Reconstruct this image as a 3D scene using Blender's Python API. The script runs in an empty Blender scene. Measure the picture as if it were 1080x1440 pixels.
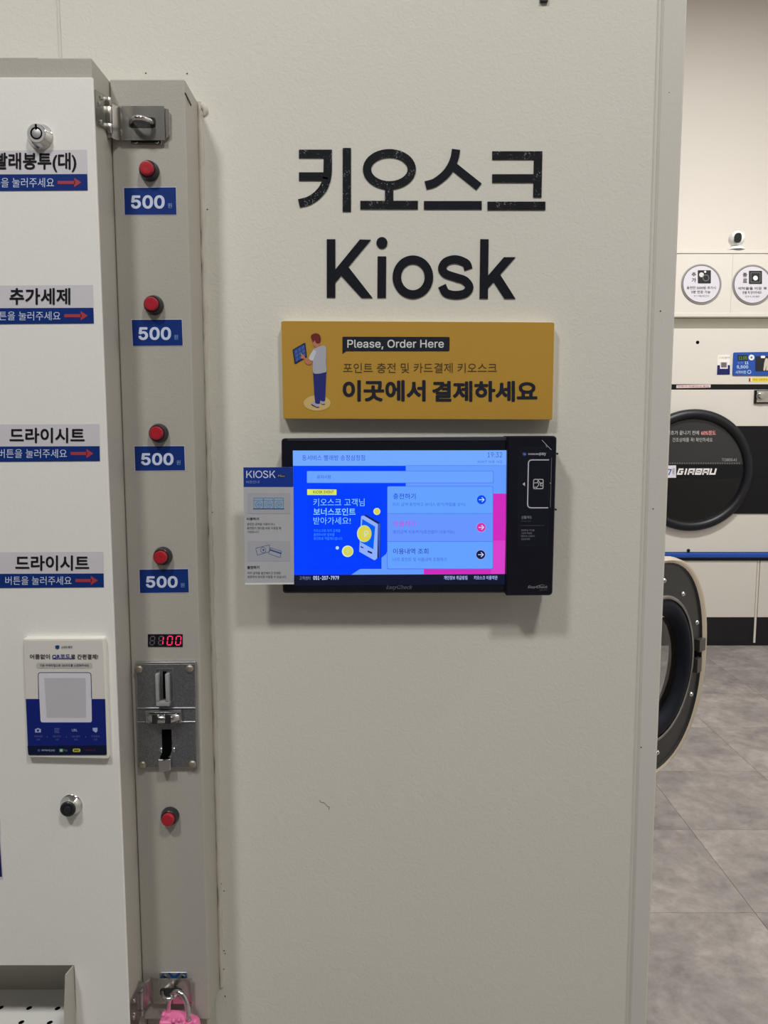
import bpy, bmesh, math, random, os
from math import sin, cos, pi, radians, atan2
from mathutils import Vector
random.seed(7)
S = bpy.context.scene
COL = S.collection

# ---------------------------------------------------------------- camera
CAM_Z, PITCH, F = 1.40, radians(6.1), 1060.0
cd = bpy.data.cameras.new('camera')
cd.sensor_fit = 'VERTICAL'; cd.sensor_height = 36.0; cd.lens = 36.0 * F / 1440.0
cd.clip_start = 0.01; cd.clip_end = 60
cam = bpy.data.objects.new('camera', cd); COL.objects.link(cam)
cam.location = (0, 0, CAM_Z); cam.rotation_euler = (radians(90) - PITCH, 0, 0)
S.camera = cam

# ---------------------------------------------------------------- world, lights, exposure
w = bpy.data.worlds.new('world'); S.world = w; w.use_nodes = True
bg = w.node_tree.nodes['Background']
bg.inputs[0].default_value = (1.0, 0.98, 0.96, 1); bg.inputs[1].default_value = 0.02

def area(name, loc, sx, sy, power, color, rot=(0, 0, 0)):
    l = bpy.data.lights.new(name, 'AREA'); l.shape = 'RECTANGLE'; l.size = sx; l.size_y = sy
    l.energy = power; l.color = color
    o = bpy.data.objects.new(name, l); COL.objects.link(o); o.location = loc; o.rotation_euler = rot
    return o
CEIL = 4.25
area('ceiling_lamp_right', (0.55, -0.55, 3.3), 0.26, 0.26, 24, (1.0, 0.985, 0.95))
area('ceiling_lamp_left', (-0.80, -0.50, 3.15), 0.26, 0.26, 24, (1.0, 0.985, 0.95))
area('ceiling_lamp_front', (0.1, -2.6, CEIL - .03), 1.2, 0.3, 5, (1.0, 0.985, 0.95))
area('ceiling_lamp_aisle', (1.9, 2.7, CEIL - .03), 1.2, 0.4, 122, (1.0, 0.975, 0.94))
area('ceiling_lamp_corner', (2.4, 0.6, CEIL - .03), 0.4, 1.0, 24, (1.0, 0.985, 0.95))
S.view_settings.view_transform = 'Standard'; S.view_settings.look = 'None'
S.view_settings.exposure = 0.0; S.view_settings.gamma = 1.0
S.view_settings.use_curve_mapping = False

# ---------------------------------------------------------------- helpers
def at(px, py, Y):
    """point of the plane y = Y seen at pixel (px, py) of the 1080 x 1440 photograph"""
    u = (px - 540) / F; v = (720 - py) / F
    t = Y / (cos(PITCH) + v * sin(PITCH))
    return Vector((u * t, Y, CAM_Z + (v * cos(PITCH) - sin(PITCH)) * t))
def X(px, Y, py=606): return at(px, py, Y).x
def Z(py, Y): return at(540, py, Y).z
def lin(c):
    c = c / 255.0
    return c / 12.92 if c <= 0.04045 else ((c + 0.055) / 1.055) ** 2.4
KL = 0.66
def RGB(r, g, b, k=KL): return tuple(min(lin(v) / k, 0.92) for v in (r, g, b)) + (1,)

MATS = {}
def mat(name, rgb, rough=0.5, metal=0.0, spec=0.5, bump=None, noise=None, emit=None, coat=0, raw=False, alpha=None):
    if name in MATS: return MATS[name]
    m = bpy.data.materials.new(name); m.use_nodes = True
    nt = m.node_tree; p = nt.nodes['Principled BSDF']
    base = rgb + (1,) if raw else RGB(*rgb)
    p.inputs['Base Color'].default_value = base
    p.inputs['Roughness'].default_value = rough; p.inputs['Metallic'].default_value = metal
    p.inputs['Specular IOR Level'].default_value = spec
    if coat: p.inputs['Coat Weight'].default_value = coat; p.inputs['Coat Roughness'].default_value = 0.05
    tc = None
    def coord():
        nonlocal tc
        if tc is None: tc = nt.nodes.new('ShaderNodeTexCoord')
        return tc.outputs['Object']
    if noise:
        sc, amt, det = noise
        n = nt.nodes.new('ShaderNodeTexNoise'); n.inputs['Scale'].default_value = sc; n.inputs['Detail'].default_value = det
        nt.links.new(coord(), n.inputs['Vector'])
        mr = nt.nodes.new('ShaderNodeMapRange'); mr.inputs[1].default_value = .3; mr.inputs[2].default_value = .7
        mr.inputs[3].default_value = 1 - amt; mr.inputs[4].default_value = 1 + amt
        nt.links.new(n.outputs['Fac'], mr.inputs[0])
        mx = nt.nodes.new('ShaderNodeVectorMath'); mx.operation = 'SCALE'; mx.inputs[0].default_value = base[:3]
        nt.links.new(mr.outputs[0], mx.inputs['Scale']); nt.links.new(mx.outputs[0], p.inputs['Base Color'])
    if bump:
        last = None
        for sc, st, det, dist in bump:
            n = nt.nodes.new('ShaderNodeTexNoise'); n.inputs['Scale'].default_value = sc; n.inputs['Detail'].default_value = det
            n.inputs['Distortion'].default_value = dist
            nt.links.new(coord(), n.inputs['Vector'])
            b = nt.nodes.new('ShaderNodeBump'); b.inputs['Strength'].default_value = st; b.inputs['Distance'].default_value = .001
            nt.links.new(n.outputs['Fac'], b.inputs['Height'])
            if last: nt.links.new(last.outputs[0], b.inputs['Normal'])
            last = b
        nt.links.new(last.outputs[0], p.inputs['Normal'])
    if emit is not None:
        p.inputs['Base Color'].default_value = tuple(lin(v) * .1 for v in emit) + (1,)
        p.inputs['Emission Color'].default_value = tuple(lin(v) for v in emit) + (1,)
        p.inputs['Emission Strength'].default_value = 1.0
    if alpha is not None: p.inputs['Alpha'].default_value = alpha
    MATS[name] = m
    return m
def em(r, g, b):
    return mat('display_%d_%d_%d' % (r, g, b), (5, 5, 5), rough=.06, spec=.35, emit=(r, g, b))
def pr(r, g, b):
    return mat('print_%d_%d_%d' % (r, g, b), (r, g, b), rough=.6, spec=.18)

WPOS = {}
def thing(name, loc, label=None, cat=None, group=None, kind=None, parent=None):
    o = bpy.data.objects.new(name, None); COL.objects.link(o); o.empty_display_size = .02
    loc = Vector(loc); WPOS[o.name] = loc
    if parent: o.parent = parent; o.location = loc - WPOS[parent.name]
    else: o.location = loc
    tag(o, label, cat, group, kind); return o
def tag(o, label=None, cat=None, group=None, kind=None):
    if label: o['label'] = label
    if cat: o['category'] = cat
    if group: o['group'] = group
    if kind: o['kind'] = kind
    return o
def mk(name, verts, faces, m, parent=None, smooth=None):
    verts = [Vector(v) for v in verts]
    lo = Vector([min(v[i] for v in verts) for i in range(3)]); hi = Vector([max(v[i] for v in verts) for i in range(3)])
    c = (lo + hi) / 2
    me = bpy.data.meshes.new(name); me.from_pydata([v - c for v in verts], [], faces)
    bm = bmesh.new(); bm.from_mesh(me)
    if len(bm.faces) > 2: bmesh.ops.recalc_face_normals(bm, faces=bm.faces)
    bm.to_mesh(me); bm.free()
    if smooth is not None and smooth != 30:
        me.shade_smooth(); me.set_sharp_from_angle(angle=radians(smooth))
    me.materials.append(m)
    o = bpy.data.objects.new(name, me); COL.objects.link(o)
    WPOS[o.name] = c
    if parent: o.parent = parent; o.location = c - WPOS[parent.name]
    else: o.location = c
    return o
class G:
    """collects shapes for ONE mesh"""
    def __init__(s): s.v = []; s.f = []
    def add(s, v, f):
        n = len(s.v); s.v += [Vector(q) for q in v]; s.f += [tuple(i + n for i in q) for q in f]; return s
    def box(s, x0, x1, y0, y1, z0, z1, bev=0):
        bm = bmesh.new(); bmesh.ops.create_cube(bm, size=1)
        for q in bm.verts: q.co = Vector(((x0 + x1) / 2 + q.co.x * (x1 - x0), (y0 + y1) / 2 + q.co.y * (y1 - y0), (z0 + z1) / 2 + q.co.z * (z1 - z0)))
        if bev: bmesh.ops.bevel(bm, geom=bm.edges[:], offset=bev, segments=2, profile=.5, affect='EDGES')
        bm.verts.index_update()
        s.add([q.co.copy() for q in bm.verts], [[q.index for q in f.verts] for f in bm.faces]); bm.free(); return s
    def prism(s, pts, off, bev=0):
        """closed polygon (3-D points) pushed along off; front rim bevelled by bev"""
        pts = [Vector(p) for p in pts]; off = Vector(off); n = len(pts)
        if bev:
            c = sum(pts, Vector()) / n; ax = off.normalized(); inner = []
            for i in range(n):
                a = (pts[i] - pts[i - 1]); b = (pts[(i + 1) % n] - pts[i])
                na = a.cross(ax).normalized(); nb = b.cross(ax).normalized()
                q = (na + nb); q = q.normalized() if q.length > 1e-6 else na
                d = bev / max(.35, q.dot(na))
                if (c - pts[i]).dot(q) < 0 and False: q = -q
                inner.append((pts[i], q * d))
            # pick the sign that shrinks
            A = 0
            for i in range(n): A += (pts[i] - c).cross(pts[(i + 1) % n] - c).dot(ax)
            sg = 1 if A > 0 else -1
            inner = [p - q * sg for p, q in inner]
            v = inner + [p + ax * bev for p in pts] + [p + off for p in pts]
            f = [tuple(range(n)), tuple(range(2 * n, 3 * n))[::-1]]
            for k in (0, 1):
                for i in range(n):
                    j = (i + 1) % n; f.append((k * n + i, k * n + j, (k + 1) * n + j, (k + 1) * n + i))
        else:
            v = pts + [p + off for p in pts]
            f = [tuple(range(n)), tuple(range(n, 2 * n))[::-1]] + [(i, (i + 1) % n, n + (i + 1) % n, n + i) for i in range(n)]
        return s.add(v, f)
    def lathe(s, c, prof, n=40, axis='y'):
        """prof: list of (radius, offset along -Y toward the viewer)"""
        c = Vector(c); v = []; f = []
        for r, h in prof:
            for i in range(n):
                a = 2 * pi * i / n
                if axis == 'y': v.append(c + Vector((r * cos(a), -h, r * sin(a))))
                else: v.append(c + Vector((r * cos(a), r * sin(a), h)))
        for k in range(len(prof) - 1):
            for i in range(n):
                j = (i + 1) % n; f.append((k * n + i, k * n + j, (k + 1) * n + j, (k + 1) * n + i))
        if prof[-1][0] > 1e-6: f.append(tuple(range((len(prof) - 1) * n, len(prof) * n)))
        if prof[0][0] > 1e-6: f.append(tuple(range(n))[::-1])
        return s.add(v, f)
    def tube(s, path, r, n=12, cap=True):
        path = [Vector(p) for p in path]; v = []; f = []; m = len(path)
        up = None
        for i, p in enumerate(path):
            t = (path[min(i + 1, m - 1)] - path[max(i - 1, 0)]).normalized()
            if up is None: up = t.orthogonal().normalized()
            up = (up - t * up.dot(t)).normalized(); sd = t.cross(up)
            rr = r[i] if isinstance(r, (list, tuple)) else r
            for k in range(n): a = 2 * pi * k / n; v.append(p + up * cos(a) * rr + sd * sin(a) * rr)
        for i in range(m - 1):
            for k in range(n): j = (k + 1) % n; f.append((i * n + k, i * n + j, (i + 1) * n + j, (i + 1) * n + k))
        if cap: f += [tuple(range(n))[::-1], tuple(range((m - 1) * n, m * n))]
        return s.add(v, f)
    def mk(s, name, m, parent=None, smooth=None): return mk(name, s.v, s.f, m, parent, smooth)

def arc_round(pts, r, n=5):
    """round the corners of a px polygon"""
    out = []; N = len(pts); rs = r if isinstance(r, (list, tuple)) else [r] * N
    for i in range(N):
        p = Vector(pts[i]).to_2d(); a = Vector(pts[i - 1]).to_2d(); b = Vector(pts[(i + 1) % N]).to_2d(); rr = rs[i]
        if rr <= 0: out.append(tuple(p)); continue
        da = (a - p).normalized(); db = (b - p).normalized()
        p0 = p + da * rr; p1 = p + db * rr
        for k in range(n + 1):
            t = k / n; out.append(tuple(p0 * (1 - t) ** 2 + p * 2 * t * (1 - t) + p1 * t * t))
    return out
def rect(x0, y0, x1, y1): return [(x0, y0), (x1, y0), (x1, y1), (x0, y1)]
def circ(cx, cy, rx, ry=None, n=40, a0=0, a1=360):
    ry = ry or rx
    m = n if a1 - a0 < 360 else n - 1
    return [(cx + rx * cos(radians(a0 + (a1 - a0) * k / n)), cy + ry * sin(radians(a0 + (a1 - a0) * k / n))) for k in range(m + 1)]
def flat(name, polys, Y, m, parent):
    """flat print: one or several px polygons lying on the plane Y"""
    g = G()
    if isinstance(polys[0][0], (int, float)): polys = [polys]
    for p in polys: g.add([at(x, y, Y) for x, y in p], [tuple(range(len(p)))])
    return g.mk(name, m, parent)
def slab(name, pts, Y, depth, m, parent=None, bev=0, smooth=40):
    return G().prism([at(x, y, Y) for x, y in pts], (0, depth, 0), bev).mk(name, m, parent, smooth)
def ribbon(path, wd, closed=False):
    """px polygons (quads) following a path with mitred joins"""
    P = [Vector(p) for p in path]; n = len(P); L = []; R = []
    for i in range(n):
        if closed: a = P[i - 1]; b = P[(i + 1) % n]
        else: a = P[max(i - 1, 0)]; b = P[min(i + 1, n - 1)]
        d1 = (P[i] - a).normalized() if (P[i] - a).length > 1e-6 else None
        d2 = (b - P[i]).normalized() if (b - P[i]).length > 1e-6 else None
        d1 = d1 or d2; d2 = d2 or d1
        n1 = Vector((-d1.y, d1.x)); n2 = Vector((-d2.y, d2.x)); q = (n1 + n2).normalized()
        k = wd / 2 / max(.4, q.dot(n1)); L.append(P[i] + q * k); R.append(P[i] - q * k)
    out = []
    for i in range(n if closed else n - 1):
        j = (i + 1) % n; out.append([tuple(L[i]), tuple(L[j]), tuple(R[j]), tuple(R[i])])
    return out
def smoothpath(pts, n=6):
    P = [Vector(p) for p in pts]; P = [P[0] * 2 - P[1]] + P + [P[-1] * 2 - P[-2]]; out = []
    for i in range(1, len(P) - 2):
        for k in range(n):
            t = k / n; a, b, c, d = P[i - 1:i + 3]
            out.append(.5 * ((2 * b) + (c - a) * t + (2 * a - 5 * b + 4 * c - d) * t * t + (3 * b - a - 3 * c + d) * t ** 3))
    out.append(P[-2]); return [tuple(q) for q in out]
def lines(name, paths, wd, Y, m, parent, closed=False):
    g = []
    for p in paths: g += ribbon(p, wd, closed)
    return flat(name, g, Y, m, parent)

FONTS = {}
try:
    _fp = os.path.join(bpy.utils.system_resource('DATAFILES'), 'fonts', 'Inter.woff2')
    FONTS['inter'] = bpy.data.fonts.load(_fp)
except Exception:
    pass
TCACHE = {}
def text(name, s, box, Y, m, parent, bold=0.0, font=None, shear=0.0, fit=True, tilt=0.0):
    """lettering whose inked extent fills the px box (x0, y0, x1, y1) on the plane Y"""
    key = (s, bold, font, shear)
    if key not in TCACHE:
        c = bpy.data.curves.new('lettering', 'FONT'); c.body = s; c.size = 1; c.shear = shear
        c.resolution_u = 3 if len(s) > 6 else 5
        if font and font in FONTS: c.font = FONTS[font]
        o = bpy.data.objects.new('lettering', c); COL.objects.link(o)
        dg = bpy.context.evaluated_depsgraph_get()
        me = bpy.data.meshes.new_from_object(o.evaluated_get(dg))
        V = [tuple(v.co) for v in me.vertices]; Fc = [tuple(p.vertices) for p in me.polygons]
        if bold > .004:
            V0, F0 = V, Fc; V, Fc = [], []
            K = 8 if bold > .015 else 4
            for k in range(K):
                a = 2 * pi * (k + .5) / K; n0 = len(V)
                V += [(x + bold * cos(a), y + bold * sin(a), k * 1.2e-5) for x, y, z in V0]; Fc += [tuple(i + n0 for i in f) for f in F0]
        bpy.data.objects.remove(o); bpy.data.curves.remove(c); bpy.data.meshes.remove(me)
        TCACHE[key] = (V, Fc)
    V, Fc = TCACHE[key]
    x0, x1 = min(v[0] for v in V), max(v[0] for v in V); y0, y1 = min(v[1] for v in V), max(v[1] for v in V)
    bx0, by0, bx1, by1 = box
    P = [at(bx0 + (v[0] - x0) / (x1 - x0) * (bx1 - bx0), by1 - (v[1] - y0) / (y1 - y0) * (by1 - by0) + tilt * (v[0] - x0) / (x1 - x0), Y - v[2]) for v in V]
    return mk(name, P, Fc, m, parent)

# ---------------------------------------------------------------- materials
def wall_paint(name, rgb, sc=1.0, st=1.0):
    return mat(name, rgb, rough=.62, spec=.3, bump=[(75 * sc, .30 * st, 5, 2.6), (330 * sc, .24 * st, 3, .6)], noise=(1.6, .018, 2))
M_WALL = wall_paint('embossed_wall_sheet', (190, 188, 180))
M_WTRIM = wall_paint('embossed_wall_trim', (182, 180, 174), 1.6, .7)
M_UNSEEN = mat('dark_unseen_wall', (0.16, 0.16, 0.17), rough=.5, raw=True, noise=(2, .05, 2))  # for unseen walls, kept dark to cut the bounced light
M_BACKW = mat('cream_wall_paint', (0.81, 0.77, 0.715), raw=True, rough=.7, noise=(1.2, .01, 2))
M_CEIL = mat('ceiling_paint', (0.55, 0.54, 0.52), raw=True, rough=.8, noise=(1.0, .01, 2))
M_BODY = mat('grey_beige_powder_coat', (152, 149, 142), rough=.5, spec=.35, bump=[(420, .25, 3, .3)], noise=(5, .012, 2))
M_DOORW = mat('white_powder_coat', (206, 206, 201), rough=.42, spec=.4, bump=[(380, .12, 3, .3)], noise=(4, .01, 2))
M_CHROME = mat('chrome', (0.62, 0.62, 0.61), rough=.14, metal=1, raw=True, noise=(40, .05, 2))
M_STEEL = mat('polished_stainless_steel', (0.50, 0.49, 0.46), rough=.26, metal=1, raw=True, bump=[(160, .06, 2, 0)])
M_ZINC = mat('satin_zinc_casting', (0.235, 0.245, 0.26), rough=.5, metal=.85, raw=True, noise=(900, .28, 2), bump=[(700, .22, 3, .2)])
M_ZINCE = mat('polished_zinc_edge', (0.42, 0.43, 0.44), rough=.28, metal=.9, raw=True, noise=(60, .06, 2))
M_RIVET = mat('aged_brass_rivet', (0.40, 0.37, 0.30), rough=.42, metal=.8, raw=True, noise=(300, .12, 2))
M_BLACKP = mat('black_plastic', (30, 32, 36), rough=.3, noise=(60, .05, 2))
M_BLACKG = mat('black_gloss', (13, 15, 27), rough=.12, spec=.5, noise=(30, .04, 2))  # blue tint: the screen's reflected veil put into the bezel colour
M_BLACKS = mat('black_satin', (12, 14, 25), rough=.38, spec=.35, noise=(90, .05, 2))
M_RED = mat('red_button_plastic', (146, 26, 38), rough=.35, noise=(100, .04, 2))
M_INK = mat('black_ink', (20, 21, 25), rough=.7, spec=.15, noise=(50, .04, 2))
M_BLUEL = mat('blue_label_vinyl', (14, 42, 106), rough=.5, spec=.2, noise=(60, .03, 2))
M_WHITEL = mat('white_label_vinyl', (184, 182, 188), rough=.42, noise=(60, .01, 2))
M_PALE = pr(176, 184, 206)
M_REDINK = mat('red_ink', (150, 48, 58), rough=.5)
M_DARK = mat('dark_void', (4, 4, 6), rough=.9, spec=.05)
M_GLASS = mat('clear_plastic', (0.9, 0.92, 0.92), rough=.08, raw=True)
def glassy(name, tint, mixf, rough=.03):
    m = bpy.data.materials.new(name); m.use_nodes = True; nt = m.node_tree; nt.nodes.clear()
    o = nt.nodes.new('ShaderNodeOutputMaterial'); t = nt.nodes.new('ShaderNodeBsdfTransparent'); g = nt.nodes.new('ShaderNodeBsdfGlossy')
    t.inputs[0].default_value = tint + (1,); g.inputs['Roughness'].default_value = rough
    fr = nt.nodes.new('ShaderNodeFresnel'); fr.inputs[0].default_value = mixf
    mx = nt.nodes.new('ShaderNodeMixShader'); nt.links.new(fr.outputs[0], mx.inputs[0])
    nt.links.new(t.outputs[0], mx.inputs[1]); nt.links.new(g.outputs[0], mx.inputs[2]); nt.links.new(mx.outputs[0], o.inputs[0])
    return m
M_PORT = glassy('porthole_glass', (.72, .74, .76), 1.5, .04)

# ---------------------------------------------------------------- planes of the room
YW = 0.90       # kiosk partition face
YC = 0.843      # coin column face
YD = 0.791      # dispenser door face
YB = 4.83       # dryers far behind

# ================================================================ SETTING
XE = X(940, YW)                                   # right end of the partition
XR, XL, YF, YBK = 3.3, -2.6, -3.2, 5.25
# floor of vinyl tiles
floor = thing('floor', (0, 0, 0), kind='structure')
G().box(XL, XR, YF, YBK, -.06, -.002).mk('subfloor', mat('floor_joint', (96, 93, 90), rough=.8), floor)
def tile_material():
    m = bpy.data.materials.new('concrete_look_vinyl_tile'); m.use_nodes = True; nt = m.node_tree; p = nt.nodes['Principled BSDF']
    ge = nt.nodes.new('ShaderNodeNewGeometry'); oi = nt.nodes.new('ShaderNodeObjectInfo')
    off = nt.nodes.new('ShaderNodeVectorMath'); off.operation = 'SCALE'; off.inputs[0].default_value = (7, 5, 3); nt.links.new(oi.outputs['Random'], off.inputs['Scale'])
    ad = nt.nodes.new('ShaderNodeVectorMath'); nt.links.new(ge.outputs['Position'], ad.inputs[0]); nt.links.new(off.outputs[0], ad.inputs[1])
    n1 = nt.nodes.new('ShaderNodeTexNoise'); n1.inputs['Scale'].default_value = 3.2; n1.inputs['Detail'].default_value = 9; n1.inputs['Roughness'].default_value = .68; n1.inputs['Distortion'].default_value = .5
    n2 = nt.nodes.new('ShaderNodeTexNoise'); n2.inputs['Scale'].default_value = 22; n2.inputs['Detail'].default_value = 6; n2.inputs['Roughness'].default_value = .7
    nt.links.new(ad.outputs[0], n1.inputs['Vector']); nt.links.new(ad.outputs[0], n2.inputs['Vector'])
    r1 = nt.nodes.new('ShaderNodeValToRGB'); e = r1.color_ramp.elements
    e[0].position = .32; e[0].color = RGB(96, 93, 91); e[1].position = .70; e[1].color = RGB(140, 136, 133)
    k = r1.color_ramp.elements.new(.5); k.color = RGB(119, 115, 113)
    nt.links.new(n1.outputs['Fac'], r1.inputs[0])
    r2 = nt.nodes.new('ShaderNodeValToRGB'); e = r2.color_ramp.elements
    e[0].position = .35; e[0].color = (.82, .80, .78, 1); e[1].position = .68; e[1].color = (1.14, 1.12, 1.12, 1)
    nt.links.new(n2.outputs['Fac'], r2.inputs[0])
    mx = nt.nodes.new('ShaderNodeMix'); mx.data_type = 'RGBA'; mx.blend_type = 'MULTIPLY'; mx.inputs[0].default_value = 1
    nt.links.new(r1.outputs[0], mx.inputs[6]); nt.links.new(r2.outputs[0], mx.inputs[7])
    nt.links.new(mx.outputs[2], p.inputs['Base Color']); p.inputs['Roughness'].default_value = .5; p.inputs['Specular IOR Level'].default_value = .4
    b = nt.nodes.new('ShaderNodeBump'); b.inputs['Strength'].default_value = .15; b.inputs['Distance'].default_value = .002
    nt.links.new(n2.outputs['Fac'], b.inputs['Height']); nt.links.new(b.outputs[0], p.inputs['Normal'])
    return m
M_TILE = tile_material()
TS = .463; tx0 = 1.085; ty0 = 2.068
first = None
for i in range(-8, 6):
    for j in range(-11, 8):
        x0 = tx0 + i * TS; y0 = ty0 + j * TS
        a, b_, c_, d_ = max(x0, XL), min(x0 + TS, XR), max(y0, YF), min(y0 + TS, YBK)
        if b_ - a < .05 or d_ - c_ < .05: continue
        full = abs(b_ - a - TS) < 1e-4 and abs(d_ - c_ - TS) < 1e-4
        if full and first is not None:
            o = first.copy(); COL.objects.link(o); o.location = ((a + b_) / 2, (c_ + d_) / 2, first.location.z)
        else:
            g = .0005
            o = G().box(a + g, b_ - g, c_ + g, d_ - g, -.003, 0, .0007).mk('tile', M_TILE, floor)
            if full: first = o
def wallbox(name, x0, x1, y0, y1, z0=0, z1=CEIL, m=M_BACKW):
    o = G().box(x0, x1, y0, y1, z0, z1).mk(name, m); tag(o, kind='structure'); return o
wallbox('wall_back', XL, XR, YBK, YBK + .1)
wallbox('wall_right', XR, XR + .1, YF, YBK)
wallbox('wall_left', XL - .1, XL, YF, YBK, m=M_UNSEEN)
wallbox('wall_front', XL, XR, YF - .1, YF, m=M_UNSEEN)
wallbox('ceiling', XL, XR, YF, YBK, CEIL, CEIL + .08, M_CEIL)

# kiosk partition: sheeted wall, its seam at upper left, the folded trim at its free end
part = thing('wall_kiosk', (0, YW, 0), kind='structure')
XS = X(81.5, YW, 40)
XG0, XG1 = X(931, YW, 0), X(882.5, YW, 1440)
def zline(xa, ya, xb, yb):          # a near vertical line on the partition, carried to floor and ceiling
    A, B = at(xa, ya, YW), at(xb, yb, YW); k = (B.x - A.x) / (B.z - A.z)
    return (A.x + (0 - A.z) * k, A.x + (CEIL - A.z) * k)
gb, gt = zline(930, 0, 883.5, 1440)
eb, et = zline(967, 0, 909.5, 1440)
sb, st_ = zline(80.5, 0, 83.5, 110)
def wallpoly(name, xlb, xlt, xrb, xrt, Y, th, m, bev):
    return G().prism([(xlt, Y, CEIL), (xrt, Y, CEIL), (xrb, Y, 0), (xlb, Y, 0)], (0, th, 0), bev).mk(name, m, part)
wallpoly('wall_sheet', XL, XL, XS - .0009, XS - .0009, YW, .06, M_WALL, .0016)
wallpoly('wall_sheet', XS + .0009, XS + .0009, gb - .0024, gt - .0024, YW, .06, M_WALL, .0026)
wallpoly('edge_trim', gb + .0016, gt + .0016, eb, et, YW, .06, M_WTRIM, .0022)
G().box(XS - .02, min(gb, gt) - .01, YW + .0022, YW + .05, 0, CEIL).mk('backing', M_WTRIM, part)
G().box(min(gb, gt) - .004, max(gb, gt) + .004, YW + .0035, YW + .05, 0, CEIL).mk('backing', M_WTRIM, part)
# pin holes and the shallow crease in the sheet
g = G()
for x, y, r in ((205, 103, 1.1), (263, 103.5, 1.1), (287, 160, 1.1), (291.5, 294.5, 1.1), (298.5, 720.5, 1), (292.5, 595.5, .7), (272, 310, .6),
                (310.5, 1243, 1.1), (315, 1253, .9), (315, 1337, 1), (316.5, 1341, .8), (314.5, 1363, 1), (316.5, 1401, 1), (928.7, 437.5, 1.1), (918.6, 715.5, .9), (901.5, 1051, 1), (941, 130, .6)):
    g.add([at(a, b, YW - .0002) for a, b in circ(x, y, r, n=10)], [tuple(range(10))])
g.mk('pinhole', mat('pinhole_dark', (48, 44, 38), rough=.9), part)
cr = [(449.5, 1125), (451, 1128), (455, 1128.5), (458, 1131), (460.5, 1134), (463, 1134.5), (462.5, 1138.5)]
G().tube([at(x, y, YW + .0001) for x, y in smoothpath(cr, 3)], .0005, 6).mk('crease', mat('crease_shadow_line', (120, 116, 106), rough=.7), part, 60)

# ================================================================ DISPENSER CABINET
XD = X(147, YD); XCR = X(273, YC)
ZT = Z(81, YD + .004)
disp = thing('vending_cabinet', (XD - .3, .84, 0), 'white front wall vending cabinet with button labels, locks and a collection tray', 'vending machine')
zo = Z(1358, YD); xo = at(104, 1358, YD).x
XLC = -.98
g = G()
g.box(xo + .003, XD, YD + .004, YW - .001, 0, ZT, .0012)
g.box(XLC, xo + .0045, YD + .0041, YW - .0011, zo + .002, ZT - .0001, .0001)
g.box(XLC, xo + .003, YD + .09, YW - .001, .3, zo + .001)
g.box(XLC, xo + .003, YD + .004, YW - .001, 0, .55)
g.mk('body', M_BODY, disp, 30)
# door sheet with the notch of the tray
ztd = Z(108.7, YD); xdd = XD + .0018
pts = [(XLC, YD, ztd), (xdd, YD, ztd), (xdd, YD, .02), (xo, YD, .02), (xo, YD, zo), (XLC, YD, zo)]
door = G().prism(pts, (0, .0032, 0), .0007).mk('door', M_DOORW, disp, 30)
# tray: perforated floor, rear plate, side cheek
zf = Z(1391, YD + .0865)
tray = G().box(XLC, xo - .0005, YD - .03, YD + .088, zf - .0015, zf, .0004).mk('tray_floor', M_DOORW, disp)
G().box(XLC, xo, YD + .086, YD + .0895, zf, zo + .001).mk('tray_back', M_BODY, disp)
G().box(XLC, xo, YD - .030, YD - .0285, zf - .04, zf + .02, .0004).mk('tray_front', M_BODY, disp)
yc = YD - .020
G().prism([(xo - .0003, YD, zo), (xo - .0003, yc + .0, Z(1371, yc)), (xo - .0003, YD - .029, Z(1440, YD - .029)), (xo - .0003, YD - .03, zf - .04), (xo - .0003, YD, zf - .04)], (-.0012, 0, 0)).mk('tray_cheek', M_BODY, disp)
g = G()
def on_floor(px, py, z):
    u = (px - 540) / F; v = (720 - py) / F
    t = (z - CAM_Z) / (v * cos(PITCH) - sin(PITCH)); return Vector((u * t, t * (cos(PITCH) + v * sin(PITCH)), z))
for px, py in ((1, 1417), (41, 1417.5), (81, 1418), (30, 1437.5), (70, 1438), (-10, 1437)):
    c = on_floor(px, py, zf + .0002)
    G().add([c + Vector((.0030 * cos(a) + .0006 * sin(a), .0030 * sin(a), 0)) for a in [2 * pi * k / 20 for k in range(20)]], [tuple(range(20))]).mk('drain_hole', M_DARK, disp)

# door labels ------------------------------------------------------------
yl = YD - .0003
def door_label(words, top, mid, bot, xr_t, xr_b, tb, sub, arrow, lab):
    st = flat('label_sticker', [(-70, top[0]), (xr_t, top[1]), (xr_b, bot), (-70, bot + 1.5)], yl, M_WHITEL, door)
    tag(st, lab)
    flat('blue_band', [(-70, mid + .8), ((xr_t + xr_b) / 2, mid), (xr_b, bot), (-70, bot + 1.5)], yl - .0002, M_BLUEL, st)
    text('lettering', words, tb, yl - .0004, M_INK, st, bold=.024)
    text('lettering', '버튼을 눌러주세요', sub, yl - .0004, M_PALE, st, bold=.004)
    ax0, ax1, ay = arrow
    flat('arrow', [[(ax0, ay - 2.2), (ax1 - 9, ay - 2.2), (ax1 - 9, ay + 2.2), (ax0, ay + 2.2)], [(ax1 - 10, ay - 6.5), (ax1, ay), (ax1 - 10, ay + 6.5)]], yl - .0004, M_REDINK, st)
door = door
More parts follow.
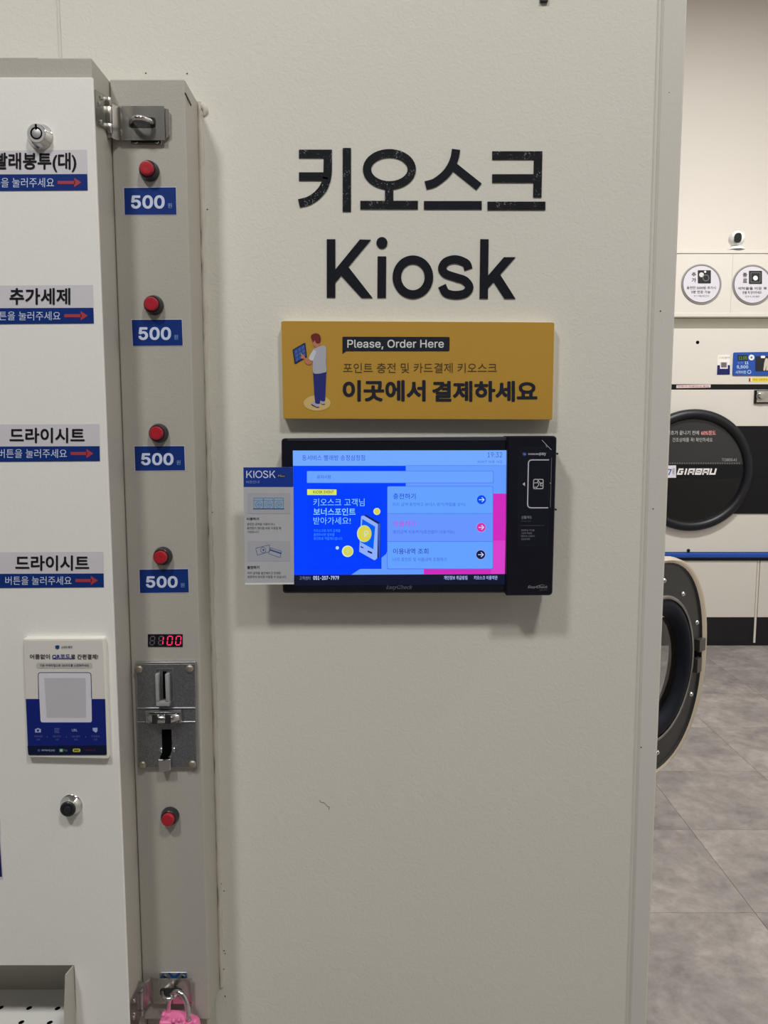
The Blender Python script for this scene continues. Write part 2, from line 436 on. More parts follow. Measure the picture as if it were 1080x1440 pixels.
# stickers are parts of the door, so attach them to the cabinet with their lettering one level below
door_obj = door; door = disp
door_label('빨래봉투(대)', (213, 210.5), 244.7, 267.5, 122, 123.3, (-9, 214.5, 107.3, 242), (-22, 250, 76, 263.5), (81, 114.5, 256.6), 'white and blue sticker for the large laundry bag below the top lock')
door_label('추가세제', (402, 400.8), 432.8, 454.7, 130.5, 132, (13.3, 405, 98.8, 428.5), (-13, 438, 85, 450.5), (90.5, 123.5, 444), 'white and blue sticker for extra detergent')
door_label('드라이시트', (597, 596.4), 627.4, 648.3, 139.7, 140.5, (13.3, 601.5, 119, 623), (-2.5, 631.5, 94, 644), (99.4, 131.5, 637.8), 'upper white and blue sticker for dryer sheets')
door_label('드라이시트', (777, 776), 806.4, 825.8, 145.3, 146.1, (21.5, 781, 125.3, 802.5), (7.5, 810.5, 100.6, 822.5), (106, 137.7, 816.4), 'lower white and blue sticker for dryer sheets')
st = flat('label_sticker', [(-50, 1150), (0, 1150), (1.2, 1190), (4.6, 1236.5), (-50, 1237)], yl, M_WHITEL, disp)
tag(st, 'dark blue sticker with a white border at the left edge')
flat('blue_band', [(-50, 1154), (-2, 1154), (0.2, 1190), (2.9, 1233), (-50, 1233.5)], yl - .0002, pr(24, 32, 84), st)

# cam locks ----------------------------------------------------------------
def mm(px, Y): return px / F * Y          # pixel radius to metres at depth Y (near the axis)
c = at(57.0, 192.5, YD)
lk = G().lathe(c, [(.0126, -.001), (.0126, .0008), (.0118, .0016), (.0095, .0085), (.0088, .0092), (.0052, .0092), (.0052, .0080), (.0, .0080)], 40).mk('cam_lock', M_CHROME, disp, 35)
tag(lk, 'chrome tubular key lock at the top')
_M = mat('brushed_lock_core', (.5, .5, .5), rough=.5, metal=.6, raw=True)
G().add([c + Vector((rr_ * cos(2 * pi * k / 32), -.00935, rr_ * sin(2 * pi * k / 32))) for rr_ in (.0087, .0053) for k in range(32)], [(k, (k + 1) % 32, 32 + (k + 1) % 32, 32 + k) for k in range(32)]).mk('lock_face', _M, lk)
G().add([c + Vector((rr_ * cos(2 * pi * k / 32), -.0094, rr_ * sin(2 * pi * k / 32))) for rr_ in (.0060, .0047) for k in range(32)], [(k, (k + 1) % 32, 32 + (k + 1) % 32, 32 + k) for k in range(32)]).mk('key_ring_slot', M_DARK, lk)
G().lathe(c, [(.0052, .0081), (.0052, .0083), (.0044, .0083)], 30).mk('key_slot', M_DARK, lk)
G().lathe(c, [(.0045, .0076), (.0045, .0093), (.0040, .0096), (0, .0096)], 30).mk('lock_core', mat('brushed_lock_core', (.5, .5, .5), rough=.35, metal=1, raw=True), lk, 40)
G().box(c.x - .0009, c.x + .0009, c.y - .0099, c.y - .0090, c.z + .0035, c.z + .0086).mk('key_notch', M_DARK, lk)
c = at(100.5, 1132, YD)
lk = G().lathe(c, [(.0122, -.001), (.0122, .0008), (.0112, .0018), (.0086, .0085), (.0080, .0088), (0, .0088)], 40).mk('cam_lock', M_CHROME, disp, 35)
tag(lk, 'chrome key lock with a black face at the bottom')
lc = G().lathe(c, [(.0083, .0086), (.0083, .0100), (.0076, .0106), (.0056, .0106), (.0052, .0098), (.0045, .0098), (.0042, .0112), (.0036, .0116), (0, .0110)], 36).mk('lock_core', M_BLACKP, lk, 35)

# ================================================================ COIN COLUMN
zc0 = Z(1434, YC)
colm = thing('coin_column', ((XD + XCR) / 2, YC + .03, zc0), 'grey beige steel column of red buttons and coin slot beside the white vending cabinet door', 'coin box')
ZTC = Z(111, YC)
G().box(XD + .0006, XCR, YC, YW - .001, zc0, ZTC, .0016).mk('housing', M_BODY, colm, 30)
# lower plinth of the column, set back
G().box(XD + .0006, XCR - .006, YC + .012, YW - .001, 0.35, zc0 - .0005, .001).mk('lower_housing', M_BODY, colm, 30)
# caulk bead along its right side
g = G(); path = []; rad = []
z = zc0
while z < ZTC + .002:
    path.append((XCR + .0022 + random.uniform(-.0006, .0006), YW - .0012, z)); rad.append(.0030 + random.uniform(-.0008, .0010)); z += .012
g.tube(path, rad, 8)
for P_, R_ in (([(.002, .002), (.005, 0), (.008, -.003), (.0085, -.007), (.0065, -.011)], [.0018, .0032, .0034, .0030, .0012]), ([(.001, -.001), (.003, -.007), (.004, -.014), (.0035, -.022)], [.0015, .0024, .0022, .0015])):
    g.tube([(XCR + dx, YW - .0005, ZTC - .004 + dz) for dx, dz in P_], R_, 10)
g.mk('caulk_bead', mat('caulk', (172, 168, 158), rough=.6, bump=[(200, .4, 3, 0)]), colm, 60)
# open fold in the top right corner
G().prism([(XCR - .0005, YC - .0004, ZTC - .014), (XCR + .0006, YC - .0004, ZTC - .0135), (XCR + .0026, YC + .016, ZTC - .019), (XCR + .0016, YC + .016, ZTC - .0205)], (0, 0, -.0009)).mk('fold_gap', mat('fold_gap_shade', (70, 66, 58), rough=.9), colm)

BTN = [(210.5, 241.2), (216.8, 429.5), (223.7, 609.2), (229.5, 781.8), (239.6, 1146.5)]
yp = YC - .0003
for k, (px, py) in enumerate(BTN):
    c = at(px, py, YC)
    o = G().lathe(c, [(.0106, -.001), (.0107, .0012), (.0103, .0030), (.0092, .0074), (.0085, .0080), (.0072, .0080)], 36).mk('push_button', M_BLACKP, colm, 35)
    G().lathe(c, [(.0073, .0070), (.0073, .0116), (.0067, .0125), (.0058, .0127), (0, .0122)], 36).mk('button_cap', M_RED, o, 35)
LBL = [((174.4, 264.2), (247.2, 263.4), (248.2, 301.6), (175.4, 301.9)), ((185.2, 449.8), (255.6, 449.4), (257, 485.8), (187, 486.4)),
       ((189.0, 627.6), (259.0, 627.3), (260.2, 661.2), (190.3, 662)), ((196.0, 801.1), (264.5, 800.2), (265.6, 833), (196.9, 833.9))]
for tl, tr, br, bl in LBL:
    o = flat('price_label', [(tl[0] - .8, tl[1] - .8), (tr[0] + .8, tr[1] - .8), (br[0] + .8, br[1] + .8), (bl[0] - .8, bl[1] + .8)], yp, M_WHITEL, colm)
    flat('blue_field', [tl, tr, br, bl], yp - .0002, M_BLUEL, o)
    w_, h_ = tr[0] - tl[0], bl[1] - tl[1]
    text('lettering', '500', (tl[0] + .135 * w_, tl[1] + .275 * h_, tl[0] + .785 * w_, tl[1] + .775 * h_), yp - .0004, M_PALE, o, bold=.028, font='inter')
    text('lettering', '원', (tl[0] + .845 * w_, tl[1] + .57 * h_, tl[0] + .925 * w_, tl[1] + .75 * h_), yp - .0004, pr(120, 146, 190), o)
# LED read-out
bz = slab('counter_display', rect(207.9, 892, 256.8, 909.6), YC - .0006, .003, M_BLACKG, colm)
tag(bz, 'black LED counter lit with the red digits 100')
segs = {'0': 'abcdef', '1': 'bc', '8': 'abcdefg'}
def digit(cx, cy, w_, h_, on, m, nm, dy=0):
    P = []
    s_ = 1.5; hx, hy = w_ / 2, h_ / 2; sl = 1.0
    def q(x, y): return (cx + x - y / hy * .6, cy + y)
    pos = {'a': ((-hx, -hy), (hx, -hy)), 'b': ((hx, -hy), (hx, 0)), 'c': ((hx, 0), (hx, hy)), 'd': ((-hx, hy), (hx, hy)), 'e': ((-hx, 0), (-hx, hy)), 'f': ((-hx, -hy), (-hx, 0)), 'g': ((-hx, 0), (hx, 0))}
    for s in on:
        a, b = pos[s]; a, b = q(*a), q(*b)
        dx, dy_ = b[0] - a[0], b[1] - a[1]; L = math.hypot(dx, dy_); ux, uy = dx / L, dy_ / L
        P += ribbon([(a[0] + ux * .7, a[1] + uy * .7), (b[0] - ux * .7, b[1] - uy * .7)], s_)
    flat(nm, P, YC - .0009 - dy, m, bz)
LEDon = mat('led_lit', (5, 5, 5), emit=(255, 46, 92)); LEDon.node_tree.nodes['Principled BSDF'].inputs['Emission Strength'].default_value = 1.15
LEDoff = mat('led_unlit', (84, 76, 80), rough=.5)
for k, cx in enumerate((214.3, 226.3, 238.8, 250.8)):
    on = {0: '', 1: '', 2: '', 3: ''}[k]
    if k == 0: digit(cx, 900.8, 6.0, 11.6, 'abcdefg', LEDoff, 'digit')
    if k == 1: digit(cx, 900.8, 6.0, 11.6, 'adefg', LEDoff, 'digit'); digit(cx, 900.8, 6.0, 11.6, 'bc', LEDon, 'digit', .0001)
    if k > 1: digit(cx, 900.8, 6.6, 12.2, 'abcdef', LEDon, 'digit')

# coin acceptor -------------------------------------------------------------
def k3(x, y): return (180 + x / 8.47, 920 + y / 8.47)
YP = YC - .0045
acc = slab('coin_acceptor', arc_round([k3(82, 96), k3(806, 90), k3(832, 1352), k3(118, 1360)], 2, 3), YP, .0045, M_ZINCE, colm, .0006)
tag(acc, 'cast metal coin acceptor plate')
slab('face_plate', arc_round([k3(100, 122), k3(790, 118), k3(808, 1340), k3(128, 1350)], 1, 3), YP - .0006, .001, M_ZINC, acc, .0003)
for x, y in ((128, 180), (732, 172), (170, 1318), (765, 1310)):
    c = at(*k3(x, y), YP - .0006); G().lathe(c, [(.0047, 0), (.0046, .0008), (.0036, .0019), (.0020, .0026), (0, .0028)], 24).mk('rivet', M_RIVET, acc, 60)
for y0, y1, xs in ((638, 655, (104, 800)), (802, 818, (104, 200)), (802, 818, (640, 800))):
    slab('ridge', [k3(xs[0], y0), k3(xs[1], y0 - 3), k3(xs[1], y1 - 3), k3(xs[0], y1)], YP - .0018, .0014, M_ZINCE, acc, .0004)
# insert slot: frame, two clear ribs, dark slot
g = G()
for p in ribbon(arc_round([k3(330, 178), k3(540, 175), k3(545, 540), k3(490, 600), k3(345, 600)], [3, 3, 2, 2, 3], 4), 1.4, True): g.prism([at(x, y, YP - .0016) for x, y in p], (0, .0012, 0))
g.mk('slot_frame', M_ZINCE, acc, 40)
slab('slot_opening', [k3(412, 205), k3(458, 205), k3(450, 528), k3(418, 528)], YP - .0012, .0006, M_DARK, acc)
M_RIB = mat('cloudy_plastic', (0.36, 0.37, 0.38), rough=.22, raw=True, spec=.6, noise=(80, .12, 2))
YR = YP - .0085
g = G()
for xa, xb in ((332, 372), (450, 492)):
    g.box(at(*k3(xa, 600), YR).x, at(*k3(xb, 600), YR).x, YR, YP - .001, at(*k3(350, 565), YR).z, at(*k3(350, 240), YR).z, .0007)
g.box(at(*k3(332, 600), YR).x, at(*k3(492, 600), YR).x, YR, YP - .001, at(*k3(350, 622), YR).z, at(*k3(350, 566), YR).z, .0009)
g.mk('coin_guide', M_RIB, acc, 35)
# return lever block
g = G(); YV = YP - .006
g.box(at(*k3(205, 680), YV).x, at(*k3(632, 680), YV).x, YV, YP - .0004, at(*k3(205, 700), YV).z, at(*k3(205, 676), YV).z, .0005)
for xa, xb in ((205, 250), (560, 590), (600, 632)):
    g.box(at(*k3(xa, 680), YV).x, at(*k3(xb, 680), YV).x, YV + .0006, YP - .0004, at(*k3(205, 822), YV).z, at(*k3(205, 678), YV).z, .0005)
g.mk('lever_frame', M_ZINCE, acc, 35)
c = at(*k3(405, 700), YP)
lv = G()
YQ = YP - .009
lv.tube([(at(*k3(250, 700), YQ).x, YP - .003, at(*k3(250, 770), YQ).z), (at(*k3(290, 700), YQ).x, YQ + .001, at(*k3(250, 770), YQ).z), (at(*k3(400, 700), YQ).x, YQ, at(*k3(250, 770), YQ).z), (at(*k3(520, 700), YQ).x, YQ + .001, at(*k3(250, 770), YQ).z), (at(*k3(560, 700), YQ).x, YP - .003, at(*k3(250, 770), YQ).z)], .0052, 18)
lv.mk('return_lever', M_CHROME, acc, 50)
slab('lever_window', rect(*k3(285, 722), *k3(345, 830)), YQ - .0055, .0008, M_BLACKP, acc)
slab('lever_window', rect(*k3(440, 722), *k3(510, 830)), YQ - .0055, .0008, M_BLACKP, acc)
# return chute
slab('return_opening', arc_round([k3(402, 898), k3(516, 898), k3(522, 1130), k3(500, 1210), k3(440, 1255), k3(372, 1246), k3(408, 1170)], [1.5, 1.5, 2, 2, 2, 1, 2], 4), YP - .0010, .0006, M_DARK, acc)
g = G()
pc = [k3(358, 1256), k3(430, 1262), k3(503, 1250), k3(508, 1385), k3(440, 1400), k3(368, 1398)]
YU = YP - .007
g.prism([at(x, y, YU) for x, y in arc_round(pc, [1, 1, 1, 2, 2, 2], 3)], (0, .006, 0), .0006)
g.mk('return_cup', M_CHROME, acc, 40)
for x, y, dx in ((388, 1140, 30), (540, 1138, 25)):
    slab('cup_ear', arc_round([k3(x - 18, y - 22), k3(x + 18, y - 22), k3(x + 12, y + 40), k3(x - 14, y + 22)], 1.2, 3), YP - .004, .0035, M_CHROME, acc, .0004)

# ================================================================ HASPS
def loop(c0, c1, Yp, out, r, rise=0.0, n=14):
    A, B = Vector(c0), Vector(c1); P = []
    for k in range(n + 1):
        t = k / n; q = A.lerp(B, .5 - .5 * cos(pi * t)); q = q + Vector((0, -out * sin(pi * t), rise * sin(pi * t))); P.append(q)
    return G().tube(P, r, 12)
def hasp(y_of, zt, zb, flap_px, label, lip=True):
    """y_of: depth of the flap front; zt/zb: top and bottom of the flap; flap_px: left, right at that height"""
    x0, x1 = flap_px
    h = thing('hasp', ((x0 + x1) / 2, YC, zb), label, 'hasp')
    # flap: joggled strip from the knuckle to its free end
    yk = YC - .012; t = .0014; yf = y_of
    prof = [(x0 - .003, yk), (x0 + .002, yk), (x0 + .0075, yf + .002), (x0 + .013, yf), (x1 - .002, yf), (x1, yf + .0006)]
    g = G(); v = []; n = len(prof)
    for z_ in (zb, zt):
        for dy in (0, t):
            for x, y in prof: v.append((x, y + dy, z_))
    f = []
    for i in range(n - 1):
        f += [(i, i + 1, 2 * n + i + 1, 2 * n + i), (n + i, n + i + 1, 3 * n + i + 1, 3 * n + i), (i, i + 1, n + i + 1, n + i), (2 * n + i, 2 * n + i + 1, 3 * n + i + 1, 3 * n + i)]
    f += [(0, n, 3 * n, 2 * n), (n - 1, 2 * n - 1, 4 * n - 1, 3 * n - 1)]
    g.add(v, f); g.mk('flap', M_STEEL, h, 20)
    return h, g
# top hasp
yf = YC - .0060
zt, zb = Z(149, yf), Z(197, yf)
x0, x1 = at(154, 173, YC - .012).x, at(231, 173, yf).x
hp, _ = hasp(yf, zt, zb, (x0, x1), 'steel hasp at the top joining cabinet side and button column, staple empty')
# lip behind the free end
slab('end_lip', arc_round([(231, 152), (236, 153), (238.5, 157), (238.5, 190), (235, 193), (231, 196)], 1, 3), YC - .0035, .001, M_STEEL, hp, .0003)
def knuckle(h, xk, yk, zt_, zb_, r, cuts):
    zz = [zb_] + cuts + [zt_]
    for a, b in zip(zz[:-1], zz[1:]):
        G().lathe((xk, yk, a), [(r * .9, .0002), (r, .0008), (r, (b - a) - .0008), (r * .9, (b - a) - .0002)], 20, 'z').mk('knuckle', M_STEEL, h, 50)
yk = YC - .012
c = at(149.2, 161, yk)
ktop, kbot = Z(135.5, yk - .003), Z(186.5, yk - .003)
knuckle(hp, XD + .0031, yk, ktop, kbot, .0031, [Z(172.5, yk - .003), Z(148.5, yk - .003)])
# leaf on the cabinet's side
def leaf(h, pts):
    return G().prism([(XD + .0003, y, z) for y, z in pts], (.0013, 0, 0), 0).mk('side_leaf', M_STEEL, h, 30)
ya = YD + .006
leaf(hp, [(ya, Z(128, ya)), (ya + .002, Z(125, ya)), (yk - .006, Z(137, yk)), (yk, Z(137, yk)), (yk, Z(185.5, yk)), (yk - .008, Z(185, yk)), (ya + .004, Z(174, ya)), (ya, Z(167, ya))])
for yy, py in ((ya + .010, 146), (ya + .016, 137), (ya + .014, 172)):
    c = Vector((XD + .0016, yy, Z(py, yy)))
    G().tube([c, c + Vector((.0010, 0, 0)), c + Vector((.0016, 0, 0))], [.0026, .0024, .0012], 14).mk('screw', M_CHROME, hp, 50)
# staple and its base plate
slab('staple_plate', arc_round(rect(184, 152, 227, 204.5), 3, 4), YC - .0012, .0010, M_STEEL, hp, .0003)
for px in (190.5, 220.5):
    G().lathe(at(px, 199, YC - .0012), [(.0024, 0), (.0020, .0007), (0, .0008)], 16).mk('screw', M_CHROME, hp, 50)
A_, B_ = at(185, 173.5, yf), at(215, 173.5, yf)
loop(A_ + Vector((0, .004, 0)), B_ + Vector((0, .004, 0)), yf, .0185, .0024).mk('staple', M_CHROME, hp, 60)
slab('flap_slot', arc_round(rect(181, 165, 219, 180), 5, 4), yf - .0002, .0003, M_BLACKP, hp)

# bottom hasp with padlock
yf2 = YC - .0065
zt2, zb2 = Z(1377, yf2), Z(1411.5, yf2)
x0, x1 = at(200.5, 1390, YC - .012).x, at(269.5, 1390, yf2).x
hb, _ = hasp(yf2, zt2, zb2, (x0, x1), 'steel hasp at the bottom of the button column, pink padlock through its staple')
knuckle(hb, XD + .0031, yk, Z(1391, yk - .003), Z(1430, yk - .003), .0031, [Z(1421, yk - .003), Z(1396, yk - .003)])
leaf(hb, [(ya, Z(1419, ya)), (ya + .004, Z(1410, ya)), (yk - .008, Z(1381, yk)), (yk, Z(1379, yk)), (yk, Z(1428, yk)), (ya + .006, Z(1470, ya)), (ya, Z(1462, ya))])
for yy, py in ((ya + .014, 1407), (ya + .010, 1431), (ya + .013, 1426)):
    c = Vector((XD + .0016, yy, Z(py, yy)))
    G().tube([c, c + Vector((.0010, 0, 0)), c + Vector((.0016, 0, 0))], [.0026, .0024, .0012], 14).mk('screw', M_CHROME, hb, 50)
bp = slab('staple_plate', arc_round(rect(224.5, 1367.3, 263.5, 1412), 2, 3), YC - .0012, .0010, mat('brushed_plate', (.5, .5, .49), rough=.35, metal=.8, raw=True), hb, .0003)
flat('lettering', [[(224.8, 1375.8), (228.6, 1369.5), (231.2, 1369.5), (236.8, 1376), (234, 1376), (229.6, 1371.5), (227, 1376)]], YC - .0014, pr(16, 62, 116), bp)
flat('lettering', [[(235.4, 1368.2), (239.2, 1368.2), (245, 1373.2), (250.8, 1368.2), (254.8, 1368.2), (247.6, 1376), (242.6, 1376)]], YC - .0014, pr(16, 62, 116), bp)
flat('lettering', ribbon([(262.5, 1369.8), (257.5, 1369.6), (256.5, 1371.5), (261.5, 1373), (261, 1375.3), (255.5, 1375.2)], 1.4), YC - .0014, pr(20, 78, 130), bp)
for px in (231.5, 257.2):
    G().lathe(at(px, 1373, YC - .0014), [(.0022, 0), (.0018, .0006), (0, .0007)], 16).mk('screw', M_CHROME, hb, 50)
slab('flap_slot', arc_round(rect(225, 1389.5, 256, 1401), 4, 4), yf2 - .0002, .0003, M_BLACKP, hb)
A_, B_ = at(229, 1394, yf2), at(251, 1394, yf2)
loop(A_ + Vector((0, .004, 0)), B_ + Vector((0, .004, 0)), yf2, .0165, .0024).mk('staple', M_CHROME, hb, 60)
# padlock
YK = YC - .019
pk = thing('padlock', at(250, 1475, YK), 'small pink padlock with a chrome shackle hanging from the bottom hasp', 'padlock')
sh = [(236.5, 1428), (237, 1420), (238, 1409), (241, 1399), (247, 1394.5), (253, 1396), (259, 1403), (263, 1413), (265, 1424), (265.5, 1436)]
dep = [0.008, .008, .007, .005, .002, 0, -.002, -.003, -.003, -.003]
P = smoothpath([(a, b) for a, b in sh], 4); n = len(P)
def dlerp(t): k = min(int(t), len(dep) - 2); return dep[k] + (dep[k + 1] - dep[k]) * (t - k)
G().tube([at(x, y, YK + dlerp(i / (n - 1) * (len(dep) - 1))) for i, (x, y) in enumerate(P)], .0029, 14).mk('shackle', M_CHROME, pk, 60)
M_PINK = mat('pink_enamel', (206, 104, 148), rough=.35, noise=(60, .06, 2))
# body: rounded block whose top rises towards the wall, with a raised collar and cast bumps
xa, xb = at(226.5, 1430, YK).x, at(277, 1440, YK).x
za = at(240, 1431, YK).z
bm_pts = [(xa, za), (xa + .004, za + .0012), (xa + .020, za), (xb - .010, za - .004), (xb, za - .010), (xb + .001, za - .028), (xb - .008, za - .040), (xa + .008, za - .040), (xa - .001, za - .028)]
bm_pts = [(p.x, p.y) for p in [Vector(q) for q in smoothpath(bm_pts + [bm_pts[0]], 4)[:-1]]]
pb = G().prism([(x, YK - .009, z) for x, z in bm_pts], (0, .020, 0), .002).mk('lock_body', M_PINK, pk, 50)
cc = at(265.5, 1436.5, YK - .003)
G().lathe(cc + Vector((0, 0, -.004)), [(.0052, -.003), (.0052, .0050), (.0047, .0056), (.0033, .0056), (.0033, .002)], 20, 'z').mk('collar', M_PINK, pk, 50)
for px, py, r in ((229.5, 1426, .0022), (243.5, 1434.5, .0026), (251.5, 1433, .0018), (273.5, 1437, .0026), (258, 1438, .0018)):
    G().lathe(at(px, py, YK - .0085) + Vector((0, 0, -.0015)), [(r, -.003), (r, .0004), (r * .7, .0014), (0, .0018)], 16).mk('bump', M_PINK, pk, 60)

# ================================================================ PAYMENT PLACARD ON THE DOOR
def k8(x, y): return (20 + x / 7.2, 880 + y / 7.2)
YQ_ = YD - .0075
pl = thing('payment_placard', at(92, 1067, YD), 'white and navy payment notice in a clear case below the cabinet door stickers', 'sign')
outer = arc_round([k8(84, 128), k8(908, 122), k8(953, 1352), k8(128, 1335)], 3.2, 4)
slab('case', outer, YQ_ + .0010, .0068, mat('white_case_plastic', (196, 194, 186), rough=.3, noise=(20, .01, 2)), pl, .0012)
sh_ = slab('sheet', arc_round([k8(98, 150), k8(894, 146), k8(938, 1310), k8(142, 1312)], 2.4, 4), YQ_ + .0006, .0005, pr(190, 188, 182), pl)
Yt = YQ_ + .0004
flat('blue_field', arc_round([k8(117, 741), k8(921, 741), k8(938, 1308), k8(142, 1310)], [0, 0, 2.4, 2.4], 4), Yt, pr(16, 30, 104), sh_)
flat('dark_band', arc_round([k8(134, 1216), k8(934, 1212), k8(938, 1308), k8(142, 1310)], [0, 0, 2.4, 2.4], 4), Yt - .0001, pr(10, 20, 48), sh_)
qf = [k8(241, 470), k8(778, 470), k8(786, 978), k8(268, 978)]
flat('code_frame', arc_round(qf, 3, 4), Yt - .0001, pr(190, 189, 198), sh_)
lines('code_border', [arc_round([k8(247, 738), k8(243, 474), k8(776, 474), k8(783, 738)], [0, 3.6, 3.6, 0], 5)], .9, Yt - .0002, pr(28, 34, 100), sh_)
flat('code_panel', arc_round([k8(304, 530), k8(722, 530), k8(728, 930), k8(328, 930)], 1, 3), Yt - .0002, pr(168, 167, 172), sh_)
flat('pill', arc_round([k8(222, 375), k8(790, 375), k8(792, 430), k8(224, 430)], 3.5, 5), Yt - .0001, pr(166, 164, 162), sh_)
dk = pr(36, 36, 44)
def t8(s, x0, y0, x1, y1, m, b=.0, **k): a = k8(x0, y0); c = k8(x1, y1); return text('lettering', s, (a[0], a[1], c[0], c[1]), Yt - .0003, m, sh_, bold=b, **k)
t8('스마트페이', 474, 203, 586, 231, dk, .012)
t8('어플없이', 158, 288, 360, 336, dk, .018); t8('QR코드', 384, 290, 566, 338, pr(26, 38, 120), .018); t8('로 간편결제!', 572, 288, 848, 338, dk, .018)
flat('underline', [k8(384, 330), k8(610, 330), k8(610, 336), k8(384, 336)], Yt - .0004, pr(26, 38, 120), sh_)
t8('기본 카메라앱으로 QR코드를 스캔해주세요', 258, 389, 756, 416, dk, .008)
flat('emblem', [[k8(414, 203), k8(432, 196), k8(456, 200), k8(456, 226), k8(436, 238), k8(416, 228)]], Yt - .0003, pr(24, 60, 110), sh_)
lw = pr(150, 158, 196); lw2 = pr(84, 94, 150)
flat('icon', [k8(211, 1044), k8(225, 1044), k8(230, 1036), k8(252, 1036), k8(256, 1044), k8(270, 1044), k8(270, 1080), k8(211, 1080)], Yt - .0002, lw, sh_)
flat('icon', circ(*k8(240, 1060), 1.7, n=16), Yt - .0003, pr(30, 40, 110), sh_)
t8('URL', 584, 1044, 640, 1070, lw, .01); 
flat('icon', [k8(793, 1034), k8(843, 1032), k8(841, 1070), k8(826, 1082), k8(797, 1062)], Yt - .0002, lw, sh_)
flat('icon', [ribbon([k8(405, 1040), k8(458, 1040)], .8)[0], ribbon([k8(405, 1054), k8(458, 1054)], .8)[0], ribbon([k8(405, 1068), k8(450, 1068)], .8)[0], ribbon([k8(408, 1081), k8(460, 1081)], .8)[0]], Yt - .0002, lw2, sh_)
for s1, s2, cx in (('카메라어플', '실행', 243), ('QR코드', '스캔', 432), ('URL클릭', '접속', 625), ('간편결제', '진행', 822)):
    t8(s1, cx - 42, 1110, cx + 42, 1130, lw2); t8(s2, cx - 18, 1142, cx + 18, 1162, lw2)
for cx in (336, 530, 724): flat('chevron', [k8(cx - 4, 1118), k8(cx + 5, 1126), k8(cx - 4, 1134)], Yt - .0002, lw2, sh_)
flat('icon', circ(*k8(249, 1262), 1.8, n=16), Yt - .0002, pr(58, 78, 140), sh_)
t8('samsung pay', 276, 1252, 412, 1274, pr(150, 156, 176), .01, font='inter')
flat('icon', arc_round([k8(458, 1246), k8(494, 1246), k8(494, 1278), k8(458, 1278)], .5, 2), Yt - .0002, pr(86, 150, 96), sh_); t8('N', 467, 1252, 485, 1272, pr(220, 230, 220), .02, font='inter')
t8('Pay', 502, 1250, 540, 1276, pr(110, 120, 130), .0, font='inter')
flat('pill', arc_round([k8(592, 1244), k8(670, 1244), k8(670, 1278), k8(592, 1278)], 2.4, 4), Yt - .0002, pr(190, 180, 70), sh_); t8('pay', 606, 1250, 656, 1274, dk, .02, font='inter')
t8('PAYCO', 724, 1250, 822, 1270, pr(96, 30, 48), .02)

# ================================================================ WALL LETTERING
def letter_mat():
    m = mat('black_vinyl', (19, 21, 28), rough=.6, spec=.15, noise=(60, .05, 2)); nt = m.node_tree; p = nt.nodes['Principled BSDF']
    m2 = mat('black_vinyl_with_bubbles', (27, 30, 34), rough=.6, spec=.15); nt = m2.node_tree; p = nt.nodes['Principled BSDF']
    tc = nt.nodes.new('ShaderNodeTexCoord')
    n = nt.nodes.new('ShaderNodeTexNoise'); n.inputs['Scale'].default_value = 620; n.inputs['Detail'].default_value = 3
    n2 = nt.nodes.new('ShaderNodeTexNoise'); n2.inputs['Scale'].default_value = 38; n2.inputs['Detail'].default_value = 2
    nt.links.new(tc.outputs['Object'], n.inputs[0]); nt.links.new(tc.outputs['Object'], n2.inputs[0])
    r = nt.nodes.new('ShaderNodeMapRange'); r.inputs[1].default_value = .60; r.inputs[2].default_value = .66; nt.links.new(n.outputs['Fac'], r.inputs[0])
    r2 = nt.nodes.new('ShaderNodeMapRange'); r2.inputs[1].default_value = .50; r2.inputs[2].default_value = .58; nt.links.new(n2.outputs['Fac'], r2.inputs[0])
    ml = nt.nodes.new('ShaderNodeMath'); ml.operation = 'MULTIPLY'; nt.links.new(r.outputs[0], ml.inputs[0]); nt.links.new(r2.outputs[0], ml.inputs[1])
    mx = nt.nodes.new('ShaderNodeMix'); mx.data_type = 'RGBA'; nt.links.new(ml.outputs[0], mx.inputs[0])
    mx.inputs[6].default_value = RGB(19, 21, 26); mx.inputs[7].default_value = RGB(118, 120, 120); nt.links.new(mx.outputs[2], p.inputs['Base Color'])
    return m, m2
M_VIN, M_VINB = letter_mat()
def kk(x, y): return (380 + x / 2.5714, 180 + y / 2.5714)
def letter(name, m, parent, strokes=(), polys=(), wd=30, closed=()):
    g = G(); Y = YW - .0011
    def ext(p):
        y_ = Y - .000015 * (len(g.v) % 9) - .00001 * (len(g.v) // 64 % 7); g.prism([at(x, y, y_) for x, y in p], (0, .0010, 0))
    for s in strokes:
        for q in ribbon([kk(*p) for p in s], wd / 2.5714): ext(q)
    for s in closed:
        for q in ribbon([kk(*p) for p in s], wd / 2.5714, True): ext(q)
    for p in polys: ext([kk(*q) for q in p])
    return g.mk(name, m, parent)
kw = thing('wall_lettering', at(592, 296, YW), 'large black Korean word 키오스크 on the wall above the word Kiosk', 'lettering')
letter('letter', M_VINB, kw, strokes=[smoothpath([(208, 140), (207, 165), (202, 192), (190, 219), (168, 244), (138, 263), (104, 272)], 4), [(104, 93), (208, 93), (208, 141)], [(104, 175), (208, 175)], [(277, 72), (277, 302)]])
letter('letter', M_VINB, kw, strokes=[[(430, 214), (430, 270)], [(326, 278), (534, 278)]], closed=[circ(431, 149, 81, 58, 40)])
letter('letter', M_VIN, kw, strokes=[smoothpath([(672, 77), (668, 103), (657, 133), (640, 160), (617, 182), (591, 199), (562, 207)], 4), [(664, 139), (755, 212)], [(556, 279), (765, 279)]])
letter('letter', M_VINB, kw, strokes=[[(803, 99), (969, 99), (966, 250)], [(803, 182), (962, 182)], [(786, 281), (995, 281)]])
ke = thing('wall_lettering', at(592, 420, YW), 'large black English word Kiosk on the wall just above the yellow sign', 'lettering')
